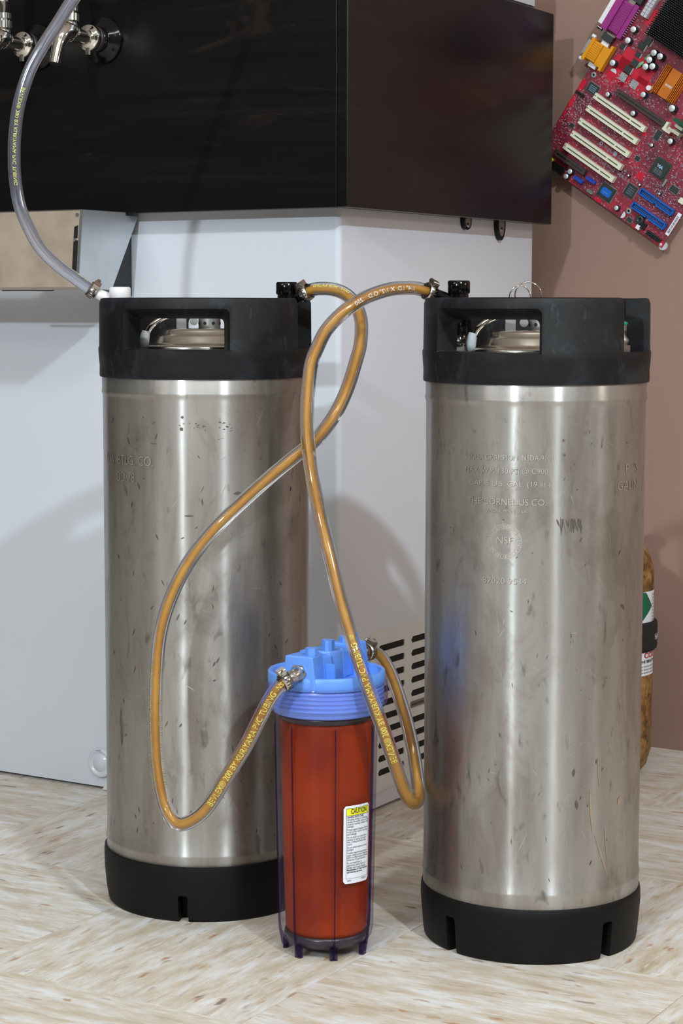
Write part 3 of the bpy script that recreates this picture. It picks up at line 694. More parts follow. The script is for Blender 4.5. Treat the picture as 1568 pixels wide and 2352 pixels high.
# ------------------------------------------------------------------ hose hardware
def clamp(parent,c,ax,up,r=.0086,tail=False):
    c=Vector(c); ax=Vector(ax).normalized(); up=Vector(up); up=(up-ax*up.dot(ax)).normalized(); sd=ax.cross(up)
    T=Matrix.Translation(c)@Matrix((sd,up,ax)).transposed().to_4x4()
    mb=MB(); mb.lathe([(r-.0006,-.0042),(r+.0002,-.0044),(r+.0002,.0044),(r-.0006,.0042)],28,T=T)
    for i in range(18):
        if 4<=i<=6: continue
        g=2*PI*(i+.5)/18; q=T@Matrix.Rotation(g,4,'Z')
        mb.box((r+.0001,-.0004,-.0026),(r+.0004,.0006,.0026),mi=1,T=q)
    b=mb.build('hose_clamp',[M['steel'],M['seam']],parent)
    mb=MB(); mb.box((-.0050,r-.0006,-.0038),(.0038,r+.0042,.0038),T=T,bev=.0010)
    mb.build('screw_housing',M['steel'],b,bevel=.0008)
    mb=MB(); p=T@Vector((.0038,r+.0018,0)); q=T@Vector((.0068,r+.0018,0)); mb.cyl(p,q,.0026,seg=6,smooth=False); mb.cyl(q,q+(q-p)*.12,.0024,seg=14)
    mb.build('clamp_screw',M['steel'],b)
def frame_at(P,i): return (P[min(i+1,len(P)-1)]-P[max(i-1,0)]).normalized()
def lettering(P,s,i0,rev,size,rad,m,parent,mirror=False,name='printed_lettering',off=0.0,flip=False,stretch=1,back=False):
    # writing printed along the tube, on the side that looks to the front
    Q=list(reversed(P)) if rev else P
    cum=[0]; 
    for a,b in zip(Q,Q[1:]): cum.append(cum[-1]+(b-a).length)
    v,f=text(s,size); vs=[]
    for x,y in v:
        x=x*stretch
        d=cum[i0]+x; k=max(0,min(len(Q)-2,next((j for j in range(len(cum)-1) if cum[j+1]>=d),len(Q)-2)))
        t=(d-cum[k])/(cum[k+1]-cum[k]); p=Q[k].lerp(Q[k+1],t)
        tg=(frame_at(Q,k).lerp(frame_at(Q,k+1),t)).normalized(); tc=(Vector((.0,0,.62))-p); n=(tc-tg*tc.dot(tg)).normalized()
        if back: n=-n
        up=n.cross(tg) 
        if mirror: up=-up
        g=(y-size*.36)/rad+off
        vs.append(p+(n*cos(g)+up*sin(g))*(rad+.00012))
    if mirror: f=[tuple(reversed(q)) for q in f]
    mb=MB(); mb.add(vs,f); return mb.build(name,m,parent)
_i=Matrix.Rotation(R(5.8409),3,'X')
def at(px,py,Y):
    # measured point of the photograph -> world point at depth Y (used once, to survey the hoses)
    u,v=px-784,py-1176; a=R(-.0894); u,v=u*cos(a)+v*sin(a),-u*sin(a)+v*cos(a); p=R(5.8409); yc=-v/FPX
    d=Vector((u/FPX,cos(p)+yc*sin(p),yc*cos(p)-sin(p))); return CAM+d*(Y/d.y)
def hose(label,pts,ro,ri,full,n=7):
    P=catmull([at(*p) for p in pts],n); o0=P[0]
    h=empty('beer_hose',label,'hose',(0,0,0))
    mb=MB(); mb.sweep(P,ro,32,cap=full); k=len(mb.f)
    if not full:
        mb.sweep(P,ri,24,cap=False)
        for q in range(k,len(mb.f)): mb.f[q]=tuple(reversed(mb.f[q]))
    mb.build('tube_wall',M['tubing'] if full else M['tubing2'],h)
    if full: mb=MB(); mb.sweep(P,ri,18); mb.build('beer',M['beer'],h)
    return h,P
def near(P,px,py):
    # index of the hose sample closest to the sight line through a measured point
    d=(at(px,py,2.0)-CAM).normalized(); best=min(range(len(P)),key=lambda i:((P[i]-CAM)-d*(P[i]-CAM).dot(d)).length); return best
A=[(688,681,2.058),(712,667,2.052),(740,663,2.046),(772,667,2.04),(800,682,2.033),(819,709,2.022),(828,742,2.01),(826,790,1.995),(816,830,1.982),(797,891,1.966),(769,951,1.952),(728,1006,1.945),(680,1046,1.938),(620,1096,1.93),(552,1158,1.925),(485,1225,1.922),(430,1298,1.92),(392,1375,1.917),(370,1450,1.913),(361,1531,1.91),(358,1633,1.906),(361,1735,1.90),(371,1811,1.892),(387,1866,1.884),(412,1893,1.876),(445,1884,1.867),(480,1853,1.860),(524,1783,1.853),(567,1712,1.848),(598,1650,1.844),(625,1600,1.841),(650,1570,1.841),(676,1554,1.846)]
hA,PA=hose('amber beer hose looping down over the left keg into the front of the filter',A,.0069,.0029,True)
B=[(990,672,2.004),(975,667,2.000),(945,661,1.994),(895,664,1.984),(845,680,1.975),(812,699,1.969),(779,724,1.963),(747,760,1.957),(727,800,1.952),(714,835,1.948),(707,891,1.942),(704,951,1.935),(706,1012,1.928),(718,1102,1.917),(737,1193,1.906),(759,1283,1.893),(781,1374,1.878),(804,1452,1.863),(826,1520,1.852),(846,1580,1.846),(879,1668,1.846),(909,1756,1.856),(931,1816,1.874),(948,1841,1.893),(960,1838,1.918),(962,1805,1.944),(953,1738,1.966),(938,1668,1.982),(918,1601,1.992),(897,1545,1.996),(876,1510,1.994),(856,1498,1.988),(838,1497,1.978)]
hB,PB=hose('amber beer hose from the right keg, crossing in front of the filter and behind it',B,.0069,.0029,True)
C=[(222,676,2.112),(205,665,2.110),(170,641,2.106),(132,613,2.102),(92,574,2.098),(66,530,2.096),(46,484,2.095),(36,440,2.095),(31,395,2.095),(30,345,2.095),(32,306,2.095),(38,255,2.095),(51,204,2.096),(70,153,2.098),(99,102,2.100),(130,54,2.104),(163,2,2.108),(205,-50,2.115),(255,-105,2.125),(310,-160,2.14)]
hC,PC=hose('clear empty hose arching up from the left keg past the beer taps',C,.0066,.0040,False)
TXT='BEVLEX\u00ae 200 BY KURIYAMA PVC TUBING'
def run_text(P,s,p0,p1,size,rad,m,parent,**k):
    i,j=near(P,*p0),near(P,*p1); rev=j<i
    Q=list(reversed(P)) if rev else P; a=len(P)-1-i if rev else i; b=len(P)-1-j if rev else j
    L=sum((Q[q+1]-Q[q]).length for q in range(a,b)); 
    return lettering(P,s,a,rev,size,rad,m,parent,stretch=L/text_w(s,size),**k)
run_text(PA,TXT,(482,1848),(634,1590),.0085,.0069,M['inkyellow'],hA)
run_text(PA,'\u25ae\u25ae' if False else 'NSF',(640,1582),(655,1566),.0058,.0069,M['inkyellow'],hA)
run_text(PA,TXT,(362,1525),(372,1812),.0078,.0069,M['inkyellow'],hA,back=True)
run_text(PB,TXT,(906,1745),(812,1478),.0085,.0069,M['inkyellow'],hB)
run_text(PB,'NSF',(808,1472),(804,1458),.0060,.0069,M['inkyellow'],hB)
run_text(PB,TXT,(728,1150),(700,1000),.0030,.0069,M['inkyellow'],hB,off=1.15)
run_text(PB,'1/4" I.D. X 1/2" O.D.  .250',(945,661),(812,699),.0060,.0069,M['inkwhite'],hB,mirror=True)
run_text(PA,'BEVLEX 200',(725,667),(800,685),.0042,.0069,M['inkyellow'],hA,mirror=True,off=-.5)
run_text(PC,TXT,(48,200),(37,430),.0050,.0066,M['inkyellow'],hC,mirror=True)
run_text(PC,'BEVLEX 200 BY KURIYAMA',(170,640),(215,668),.0026,.0066,M['inkyellow'],hC,off=1.1)
clamp(hA,PA[4],frame_at(PA,4),(-.3,-.25,1)); clamp(hA,PA[-6],frame_at(PA,len(PA)-6),(-.1,-.1,1))
clamp(hB,PB[3],frame_at(PB,3),(.35,-.3,1)); clamp(hB,PB[-4],frame_at(PB,len(PB)-4),(.3,-.2,1))
clamp(hC,PC[5],frame_at(PC,5),(.55,-.6,.55),r=.0083)
# disconnects
def disconnect(label,K,phi,r,m,P,barb_len,capr=.0112,ztop=.6525):
    c=kp(K,phi,r,.604); d=empty('hose_disconnect',label,'fitting',c)
    zt=ztop-.604
    mb=MB(); mb.lathe([(1e-5,zt-.001),(capr-.0012,zt-.0006),(capr,zt-.002),(capr,zt-.012),(capr-.0008,zt-.0135)],36); mb.build('cap',m,d)
    mb=MB(); mb.lathe([(capr-.0015,zt-.0135),(capr-.0012,.020),(.0118,.017),(.0118,.010),(.0100,.008),(.0100,-.0135),(.0108,-.0140),(.0108,-.0165),(.0098,-.017)],36)
    mb.build('socket',m,d)
    e=P[0]-c; st=Vector((0,0,.026)); dr=(e-st); 
    mb=MB(); mb.sweep([st*.75+Vector((0,0,0)),st+dr*.30,e*1.0-dr.normalized()*.001,P[5]-c],[.0068,.0062,.0056,.0046],16); mb.build('barb',m,d)
    return d
disconnect('black hose disconnect on the left keg beside the amber hose','L',72,.088,M['blackgloss'],PA,0)
disconnect('black hose disconnect on the left side of the right keg','R',-118,.088,M['blackgloss'],PB,0,capr=.0113,ztop=.6535)
disconnect('white hose disconnect at the end of the clear hose on the left keg','L',-98,.090,M['whiteplastic'],PC,0,capr=.0112,ztop=.6475)
# ------------------------------------------------------------------ filter housing
FC=Vector((-.0142,1.9050,0)); FAZ=R(28)      # port axis turned 28 degrees to the left of the camera
ft=empty('beer_filter','clear filter housing full of red beer with a blue cap, standing between the kegs','filter',FC)
mb=MB()
prof=[(1e-4,.0085),(.034,.0085),(.0405,.0110),(.0445,.0165),(.0458,.024),(.0476,.12),(.0498,.225),(.0515,.236),(.0565,.243),(.0588,.2455),(.0588,.2665),(.0580,.2675),(.0560,.2670)]
mb.lathe(prof,96); mb.build('sump',M['sump'],ft)
mb=MB(); mb.lathe([(1e-4,.0185),(.033,.0185),(.0385,.0205),(.0400,.026),(.0425,.12),(.0450,.2265),(.0445,.2300),(1e-4,.2300)],80); mb.build('beer',M['filterbeer'],ft)
mb=MB(); mb.lathe([(1e-4,.0095),(.033,.0095),(.0385,.0115),(.0415,.0165),(.0405,.0210),(.0395,.0212),(.034,.0184),(1e-4,.0184)],80); mb.build('dark_sump_filler',M['bead'],ft)  # dark filler added for the smoky zone between beer and sump bottom
mb=MB(); mb.lathe([(.0451,.2305),(.0475,.2335),(.0490,.2365),(1e-4,.2366)],80); mb.build('seal_ring',M['bead'],ft)
mb=MB()
zz=.2435; prof=[(.0500,.2370),(.0515,.2375),(.0525,.2395),(.0525,.2425)]
for i in range(5): prof+=[(.0555,zz+.0008),(.0562,zz+.0020),(.0540,zz+.0034)]; zz+=.0041
prof+=[(.0548,.2660)]
mb.lathe(prof,96); mb.build('cap_thread',M['bluethread'],ft)
mb=MB()
for zz_ in (.2490,.2535,.2580,.2625): mb.lathe([(.0588,zz_-.0012),(.0598,zz_-.0006),(.0598,zz_+.0006),(.0588,zz_+.0012)],96)
mb.build('ring_ridges',M['sump'],ft)
for i in range(7):
    g=R(-90+10.3+i*360/7); T=Matrix.Rotation(g,4,'Z')
    mb=MB()
    P=[(.0452,.030),(.0476,.12),(.0497,.228),(.0510,.222),(.0490,.12),(.0474,.030),(.0466,.018),(.0440,.0045),(.0395,.0005),(.0365,.0005),(.0365,.0105),(.0405,.0120),(.0440,.0180)]
    mb.prism(P,-.0006,.0006,T=T@Matrix(((1,0,0,0),(0,0,1,0),(0,1,0,0),(0,0,0,1)))); mb.build('rib',M['rib'],ft)
    mb=MB(); mb.box((.0375,-.0038,.0),(.0425,.0038,.0115),T=T,bev=.001); mb.build('foot',M['rib'],ft)
mb=MB()
mb.lathe([(.0560,.2645),(.0568,.2655),(.0568,.2768),(.0560,.2776),(.0530,.2776),(.0522,.2768),(.0515,.2700),(.0440,.2690),(1e-4,.2690)],96)
cap=mb.build('cap',M['blue'],ft)
# central body of the cap along the port axis (local x = axis towards the left port)
TB=Matrix.Rotation(-PI/2-FAZ,4,'Z')
mb=MB()
def beam(x0,x1,w0,w1,z0,z1,t=1.0):
    vs=[]
    for x,w in ((x0,w0),(x1,w1)):
        vs+=[(x,-w,z0),(x,w,z0),(x,w*.80,z1),(x,-w*.80,z1)]
    mb.add(vs,[(0,3,2,1),(4,5,6,7),(0,1,5,4),(1,2,6,5),(2,3,7,6),(3,0,4,7)],T=TB)
beam(.030,.0555,.0150,.0185,.2650,.2985); beam(.0,.030,.0165,.0150,.2690,.2945); beam(-.030,.0,.0150,.0165,.2690,.2945); beam(-.0555,-.030,.0185,.0150,.2650,.2985)
mb.build('port_block',M['blue'],cap,bevel=.0016)
mb=MB(); mb.lathe([(.0185,.2690),(.0175,.296),(.0168,.2975),(.0120,.2975),(.0110,.2965),(1e-4,.2965)],40)
mb.build('centre_boss',M['blue'],cap,bevel=.0)
mb=MB()
for (x,y,r,z0,z1) in ((.0440,.0075,.0062,.2985,.3055),(.008,.0060,.0064,.2975,.3080),(-.0400,.0000,.0072,.2985,.3040)):
    T=TB@Matrix.Translation((x,y,0)); pts=[(r*cos(R(60*i)),r*sin(R(60*i))) for i in range(6)]
    mb2=MB(); mb2.prism(pts,z0,z1,T=T); mb2.build('vent_plug',M['blue'],cap,bevel=.0005)
mb=MB(); mb.lathe([(.0085,.2985),(.0085,.2998),(.0066,.2998),(.0066,.2992),(1e-4,.2992)],28,T=TB@Matrix.Translation((.030,-.003,0))); mb.build('boss_ring',M['blue'],cap)
mb=MB()
for sx in (1,-1):
    for sy in (1,-1):
        T=TB@Matrix.Translation((sx*.026,sy*.0175,0)); mb=MB(); mb.prism([(-.0015,-.006),(.0015,-.006),(.0015,.006),(-.0015,.006)],.2690,.2880,T=T); mb.build('cap_gusset',M['blue'],cap)
axv=(TB.to_3x3()@Vector((1,0,0))).normalized()
for sg,PP in ((1,PA),(-1,PB)):
    e=PP[-1]-FC; p0=axv*(sg*.050)+Vector((0,0,.2825))
    mb=MB(); mb.cyl(axv*(sg*.0545)+Vector((0,0,.2825)),axv*(sg*.0580)+Vector((0,0,.2825)),.0088,seg=6,smooth=False)
    mb.sweep([p0,axv*(sg*.060)+Vector((0,0,.2825)),e,PP[-5]-FC],[.0072,.0070,.0058,.0046],18); mb.build('brass_barb',M['steel'],ft)
# caution label on the sump
def sr(z): return .0458+(z-.024)*(.0498-.0458)/.201+.0003
lab=MB(); A0,A1=R(20.0),R(57); ZB,ZT=.0765,.1530
def spt(u,v,off=0):   # u 0..1 across, v 0..1 up
    a=A0+(A1-A0)*u; z=ZB+(ZT-ZB)*v; r=sr(z)+off; return (r*sin(a),-r*cos(a),z)
AR=(ZT-ZB)/((A1-A0)*.048)
def patch(mb,u0,v0,u1,v1,off,mi,rnd_=0):
    if rnd_:
        pl=rrect(u0,v0*AR,u1,v1*AR,rnd_,4); pl=[(x,y/AR) for x,y in pl]
        # fan in columns so that it follows the curve
    n=14; vs=[];fs=[]
    for i in range(n+1):
        u=u0+(u1-u0)*i/n; d=0
        if rnd_:
            e=min(u-u0,u1-u); d=(rnd_-math.sqrt(max(0,rnd_**2-(rnd_-min(e,rnd_))**2)))/AR
        vs+=[spt(u,v0+d,off),spt(u,v1-d,off)]
    for i in range(n): fs.append((2*i,2*i+2,2*i+3,2*i+1))
    mb.add(vs,fs,mi)
patch(lab,0,0,1,1,.0002,0,.09)
lb=lab.build('caution_label',M['labelwhite'],ft); lb['label']='white and yellow caution label'
mb=MB(); patch(mb,.10,.875,.95,.965,.0003,0); mb.build('yellow_band',M['labelyellow'],lb)
mb=MB()
for a,b,c_,d_ in ((.09,.065,.10,.968),(.95,.065,.96,.968),(.09,.963,.96,.968),(.09,.871,.96,.876),(.09,.065,.96,.0675)): patch(mb,a,b,c_,d_,.0004,0)
def ltext(s,h,u,v,fit=None,bold=0):
    vv,f=text(s,h,bold=bold); w=max(x for x,y in vv); W_=(A1-A0)*.048
    k=1/W_ if not fit else fit/w
    mb.add([spt(u+x*k,v+y/(ZT-ZB),.00045) for x,y in vv],f)
ltext('CAUTION',.0068,.24,.896,fit=.62,bold=.02)
lines=[('HANDLE WITH CARE.',.62,1),('Dropping, hitting or scratching',.78,0),('causes excessive stress in the',.84,0),('material resulting in failure and',.82,0),('leakage.',.24,0),('',0,0),('Protect against freezing, failure',.80,0),('to do so may result in cracking',.79,0),('and leakage.',.34,0),('',0,0),('Do not install in an area where',.76,0),('solvents or sprays can reach',.74,0),('filter. Crazing and failure may',.74,0),('result.',.18,0),('',0,0),('Do not install outdoors in direct',.80,0),('sunlight.',.24,0),('',0,0),('If system experiences pressure',.80,0),('surges, install a pressure regulator',.83,0),('before the filter to keep pressure',.83,0),('below the 125 psi maximum.',.74,0),('',0,0),('Do not install filter in',.56,0),('applications where failure or',.74,0),('leakage would cause damage.',.74,0),('Misapplication of Clear Housings',.81,1),('will void any warranty.',.60,1)]
v=.842
for s,fit,bd in lines:
    if s: ltext(s,.0027,.12,v,fit=fit,bold=.02 if bd else .0); v-=.0298
    else: v-=.010
ltext('150551',.0022,.12,.030,fit=.16); ltext('143480 Rev D',.0022,.66,.036,fit=.26)
mb.build('label_lettering',M['inkblack'],lb)
# ------------------------------------------------------------------ gas cylinder by the wall
gc=empty('gas_cylinder','rusty brown gas cylinder with a black strap, half hidden behind the right keg','gas cylinder',(.3585,2.640,0))
r=.0585
mb=MB(); mb.lathe([(1e-4,.001),(.030,.001),(.043,.006),(.052,.018),(r,.040),(r,.272),(.0575,.285),(.0525,.299),(.046,.309),(.036,.319),(.024,.327),(.014,.331),(.013,.336),(1e-4,.336)],64); mb.build('body',M['rust'],gc)
mb=MB(); mb.cyl((0,0,.334),(0,0,.352),.011,seg=20); mb.cyl((0,0,.352),(0,0,.362),.005,seg=14); mb.cyl((-.004,.0,.346),(-.030,.012,.346),.007,seg=6,smooth=False); mb.build('valve',M['dull'],gc)
mb=MB(); mb.lathe([(.005,.362),(.018,.362),(.0195,.366),(.018,.371),(.004,.372)],24); mb.build('valve_wheel',M['black'],gc)
def cpatch(mb,a0,a1,z0,z1,rad,mi=0,n=16,slant=0):
    vs=[];fs=[]
    for i in range(n+1):
        a=R(a0+(a1-a0)*i/n); s_=slant*i/n; vs+=[(rad*sin(a),-rad*cos(a),z0+s_),(rad*sin(a),-rad*cos(a),z1+s_)]
    for i in range(n): fs.append((2*i,2*i+2,2*i+3,2*i+1))
    mb.add(vs,fs,mi)
mb=MB(); cpatch(mb,-20,120,.196,.2540,r+.0004); lb1=mb.build('hazard_label',M['labelwhite'],gc)
mb=MB()
vs=[];fs=[]
for q in range(15):
    a=20+42*q/14; zu=.2535-max(0,(a-46)/16)*.0195; zl=.213+abs(0)+max(0,(a-36)/26)*.021
    vs+=[((r+.0008)*sin(R(a)),-(r+.0008)*cos(R(a)),zl),((r+.0008)*sin(R(a)),-(r+.0008)*cos(R(a)),zu)]
    if q: fs.append((2*q-2,2*q,2*q+1,2*q-1))
mb.add(vs,fs); mb.build('green_diamond',M['labelgreen'],lb1)
mb=MB()
for i in range(9): clabel(mb,'Liquid gas under pressure',.0036,r+.0008,63,.2480-.0042*i,fit=.032)
mb.build('label_lettering',M['inkblack'],lb1)
mb=MB(); cpatch(mb,-20,110,.0,.0,r,0) if False else None
mb=MB(); cpatch(mb,-20,108,.142,.180,r+.0004); lb2=mb.build('warning_label',M['labelwhite'],gc)
mb=MB(); clabel(mb,'THE BREATHING',.0055,r+.0008,36,.159,fit=.050,bold=.02)
for i in range(3): clabel(mb,'carbon dioxide can cause rapid suffocation',.0036,r+.0008,34,.1535-.0042*i,fit=.056)
mb.build('label_lettering',M['inkblack'],lb2)
mb=MB(); clabel(mb,'CO2',.010,r+.0008,44,.1655,fit=.030,bold=.03); mb.build('red_lettering',M['labelred'],lb2)
mb=MB(); mb.lathe([(r+.0006,.173),(r+.0028,.174),(r+.0034,.180),(r+.0034,.206),(r+.0028,.212),(r+.0006,.213)],64); st=mb.build('strap',M['strap'],gc)
mb=MB(); mb.lathe([(r+.0030,.1755),(r+.0052,.1765),(r+.0056,.180),(r+.0056,.207),(r+.0050,.2115),(r+.0030,.212)],24,a0=R(-62),a1=R(20)); mb.build('strap_end',M['strap'],st)
mb=MB(); v,f=text('HA',.011,bold=.02)
mb.add([((r+.0059)*sin(R(62)+x/r),-(r+.0059)*cos(R(62)+x/r),.189+y) for x,y in v],f); mb.build('strap_lettering',M['inkwhite'],st)
# ------------------------------------------------------------------ motherboard on the brown wall
# frame: u along the card slots (down to the right), v up to the right, w out of the wall
ub=R(-33.9); o3=fw(.167,.5940,.7068)
U=EX*cos(ub)+Vector((0,0,sin(ub))); V=-EX*sin(ub)+Vector((0,0,cos(ub))); Wn=-EY
mo=empty('computer_motherboard','red computer motherboard hung aslant on the brown wall','motherboard',o3)
mo.matrix_world=Matrix.Translation(o3)@Matrix((U,V,Wn)).transposed().to_4x4()
mm=.001
def P3(*a): return tuple(x*mm for x in a)
mb=MB(); mb.box(P3(-238,0,-1.6),P3(-4,305,0)); mb.build('circuit_board',M['pcb'],mo)
mb=MB()
RED=((-205,168,-150,200),(-212,150,-180,185),(-168,150,-145,176),(-238,72,-231,130),(-236,60,-232,72),(-20,0,-4,8),(-60,0,-48,4),(-128,0,-118,6),(-205,238,-188,262),(-190,150,-176,170),(-120,112,-112,118),(-112,92,-108,96))
for x0,y0,x1,y1 in RED:
    MB().prism([(x*mm,y*mm) for x,y in rrect(x0,y0,x1,y1,1.5,3)],.00002,.00008).build('red_copper_area',M['redpatch'],mo)
def part(name,m,fn,bevel=0,parent=None):
    mb=MB(); fn(mb); return mb.build(name,m,parent or mo,bevel=bevel)
# five cream expansion slots
SL=MB(); 
def slotgeo(mb,L,wd,h,gaps,mi=0):
    hw=wd/2; ih=1.0
    mb.box(P3(0,-hw,0),P3(L,-ih,h),mi); mb.box(P3(0,ih,0),P3(L,hw,h),mi); mb.box(P3(0,-ih,0),P3(L,ih,h-2.2),mi)
    mb.box(P3(-4,-hw,0),P3(0,-ih*.6,h*.8),mi); mb.box(P3(-4,ih*.6,0),P3(0,hw,h*.8),mi); mb.box(P3(L,-hw,0),P3(L+4,hw,h),mi)
    for g0 in gaps: mb.box(P3(g0,-ih,0),P3(g0+2.2,ih,h-.1),mi)
slotgeo(SL,84,8.2,9,(0,62,82)); sme=None
for i,v0 in enumerate((120.5,100.6,79.8,59.4,39.2)):
    if sme is None: o=SL.build('expansion_slot',M['slot'],mo); sme=o.data; cb=MB().box(P3(3,-.95,6.9),P3(82,.95,7.3)); ce=cb.build('slot_contacts',M['slothole'],o)
    else:
        o=bpy.data.objects.new('expansion_slot',sme); COL.objects.link(o); o.parent=mo
        e2=bpy.data.objects.new('slot_contacts',ce.data); COL.objects.link(e2); e2.parent=o
    o.location=P3(-203.5,v0,0)
S2=MB(); slotgeo(S2,80,8.0,9,(0,30,)); o=S2.build('graphics_slot',M['slotdark'],mo); o.location=P3(-178,141.8,0)
S3=MB(); slotgeo(S3,50,8.0,9,(0,28)); o=S3.build('riser_slot',M['slotdark'],mo); o.location=P3(-212,24.4,0)
part('slot_clip',M['slot'],lambda m:(m.box(P3(-98,136,0),P3(-82,142,3)),m.box(P3(-93,136,0),P3(-89,147,10)),m.box(P3(-93,135,9),P3(-80,139,11))))
# ide connectors
def ide(name,u0,v0,L=58):
    def f(m):
        m.box(P3(0,-4.5,0),P3(L,4.5,2)); m.box(P3(0,-4.5,2),P3(L*.46,-3.2,8.5)); m.box(P3(L*.54,-4.5,2),P3(L,-3.2,8.5)); m.box(P3(0,3.2,2),P3(L,4.5,8.5)); m.box(P3(0,-4.5,2),P3(1.5,4.5,8.5)); m.box(P3(L-1.5,-4.5,2),P3(L,4.5,8.5))
    o=part(name,M['ideblue'],f); o.location=P3(u0,v0,0)
    m=MB()
    for i in range(20):
        for q in (-1.27,1.27): m.box(P3(3.5+i*2.6-.35,q-.35,2),P3(3.5+i*2.6+.35,q+.35,6))
    p=m.build('pins',M['tin'],o); p['kind']='stuff'
ide('drive_connector',-73.5,48.6); ide('drive_connector',-72.8,27.0)
# chips
def chip(u0,v0,u1,v1,h=2.6,leads=True,m='chip'):
    o=part('chip',M[m],lambda b:b.box(P3(u0,v0,.6),P3(u1,v1,h)),bevel=.0004)
    if leads:
        b=MB()
        for i in range(int((u1-u0)/1.3)):
            x=u0+.8+i*1.3
            for y in (v0-1.3,v1): b.box(P3(x,y,.1),P3(x+.6,y+1.3,1.2))
        for i in range(int((v1-v0)/1.3)):
            y=v0+.8+i*1.3
            for x in (u0-1.3,u1): b.box(P3(x,y,.1),P3(x+1.3,y+.6,1.2))
        q=b.build('chip_leads',M['tin'],o); q['kind']='stuff'
    return o
def ink(s,size,u,v,h,m,parent,bold=0,fit=None):
    vv,f=text(s,size*mm,bold=bold); w=max(x for x,y in vv); k=1 if not fit else fit*mm/w
    b=MB(); b.add([(u*mm+x*k,v*mm+y,h*mm) for x,y in vv],f); return b.build('chip_lettering' if parent!=mo else 'board_lettering',M[m],parent)
c1=chip(-129,8.5,-105,29,2.8)
mb=MB(); mb.prism([(x*mm,y*mm) for x,y in rrect(-125,13.5,-109,24,2.5,4)],.0028,.0030); mb.build('blue_sticker',M['ideblue'],c1); ink('promise',2.6,-122,17,3.1,'inkgrey',c1)
c2=chip(-95.5,31,-79.5,48.5,2.6)
for i in range(4): ink('W83697HF 124',2.0,-92,43.5-3*i,2.7,'inkgrey',c2,fit=10)
c3=chip(-225,119.5,-208,132.5,2.6)
for i in range(4): ink('CREATIVE 2001',2.1,-222,128.5-2.4*i,2.7,'inkblue',c3,fit=11)
mb=MB(); mb.box(P3(-80.5,76,.3),P3(-55,100.8,1.2)); gb=mb.build('chip_substrate',M['greenboard'],mo)
mb=MB(); mb.prism([(x*mm,y*mm) for x,y in rrect(-79.3,77.2,-56.2,99.6,4,3)],.0012,.0030); c4=mb.build('chip',M['chip'],mo,bevel=.0004)
ink('VIA',6.2,-73.5,88.5,3.15,'inkblue',c4,bold=.04)
for i in range(3): ink('VT8233 CD TAIWAN',2.0,-74.5,85-2.5*i,3.12,'inkgrey',c4,fit=13)
chip(-40,71.5,-27.5,80,2.2); chip(-101,116.5,-93,130.5,1.8); chip(-108,79,-101,85,2); chip(-219,64,-212,70,2); chip(-70,3,-62,9,1.8)
mb=MB(); mb.box(P3(-93,59,.1),P3(-81.5,70,.9)); mb.build('red_square_chip',M['redpatch'],mo)
for (u_,v_) in ((-186.3,211.3),(-182.3,186.6),(-185.9,174.7),(-184.5,198.8),(-211.3,196.9),(-182.1,221.3)):
    b=5 if v_ not in (196.9,198.8) else 3.4
    o=part('transistor',M['chip'],lambda m:m.box(P3(u_-b,v_-b,.2),P3(u_+b,v_+b,3)),bevel=.0003)
    part('transistor_tab',M['tin'],lambda m:m.box(P3(u_+b,v_-b,.2),P3(u_+b+2,v_+b,1.2)),parent=o)
for (u_,v_) in ((-187.1,162),(-167.2,162.2)): part('solder_pad',M['tin'],lambda m:m.box(P3(u_-5.5,v_-5.5,.08),P3(u_+5.5,v_+5.5,.25)))
# capacitors
cme=None
for (u_,v_,r_,h_) in [(-206.6,224.4,4.6,11),(-205.2,208,4.6,11),(-207.4,171.4,4.6,11),(-161.9,213.6,4.8,12),(-151.4,214.3,4.8,12),(-162.3,202.6,4.8,12),(-161.8,192.1,4.8,12),(-153.3,197.6,4.8,12),(-143.9,159,4.2,10),(-95.8,166,5,13),(-142.7,130.2,3.8,9),(-73.5,127.7,4.2,10),(-190.5,131.7,3.6,8),(-178.5,13.9,4,8),(-179.8,5.2,4,8),(-89.7,10.1,3.6,8),(-186.7,236.8,2.6,7),(-48,60,2,5),(-101,56,2,5),(-96,108,2.6,4),(-80,54,2,4)]:
    b=MB(); b.lathe([(r_*mm,0),(r_*mm,(h_-.6)*mm),((r_-.5)*mm,h_*mm)],20); o=b.build('capacitor',M['capbody'],mo); o.location=P3(u_,v_,0)
    b=MB(); b.lathe([((r_-.5)*mm,h_*mm),((r_-.7)*mm,(h_+.1)*mm),(1e-5,(h_+.1)*mm)],20); b.build('capacitor_top',M['captop'],o)
# orange chipset heat sink with fins
def hs(m):
    m.box(P3(-138,172,2),P3(-100,211,4))
    for i in range(5):
        for s in (0,1):
            v0=172+i*2.2 if s==0 else 200.5+i*2.2
            m.box(P3(-138,v0,4) if True else 0,P3(-100,v0+1.1,11))
    m.box(P3(-138,184,4),P3(-100,199,8)); m.box(P3(-146,167,2),P3(-138,176,4))
hsk=part('orange_heatsink',M['heatorange'],lambda m:(m.box(P3(-137,170,2),P3(-100,211,4)),[m.box(P3(-137+i*2.4,170,4),P3(-136+i*2.4,211,11)) for i in range(4)],[m.box(P3(-109+i*2.4,170,4),P3(-108+i*2.4,211,11)) for i in range(4)],m.box(P3(-127,170,4),P3(-111,211,9)),m.prism([(-.1465,.168),(-.1375,.166),(-.132,.176),(-.140,.176)],.002,.005)))
ink('MSI CHIPSET',4.2,-124,186,9.15,'inkwhite',hsk,bold=.03,fit=11)
part('nylon_pin',M['whiteplastic'],lambda m:m.cyl(P3(-142.5,170.5,4),P3(-142.5,170.5,9),.0036,seg=16),parent=hsk)
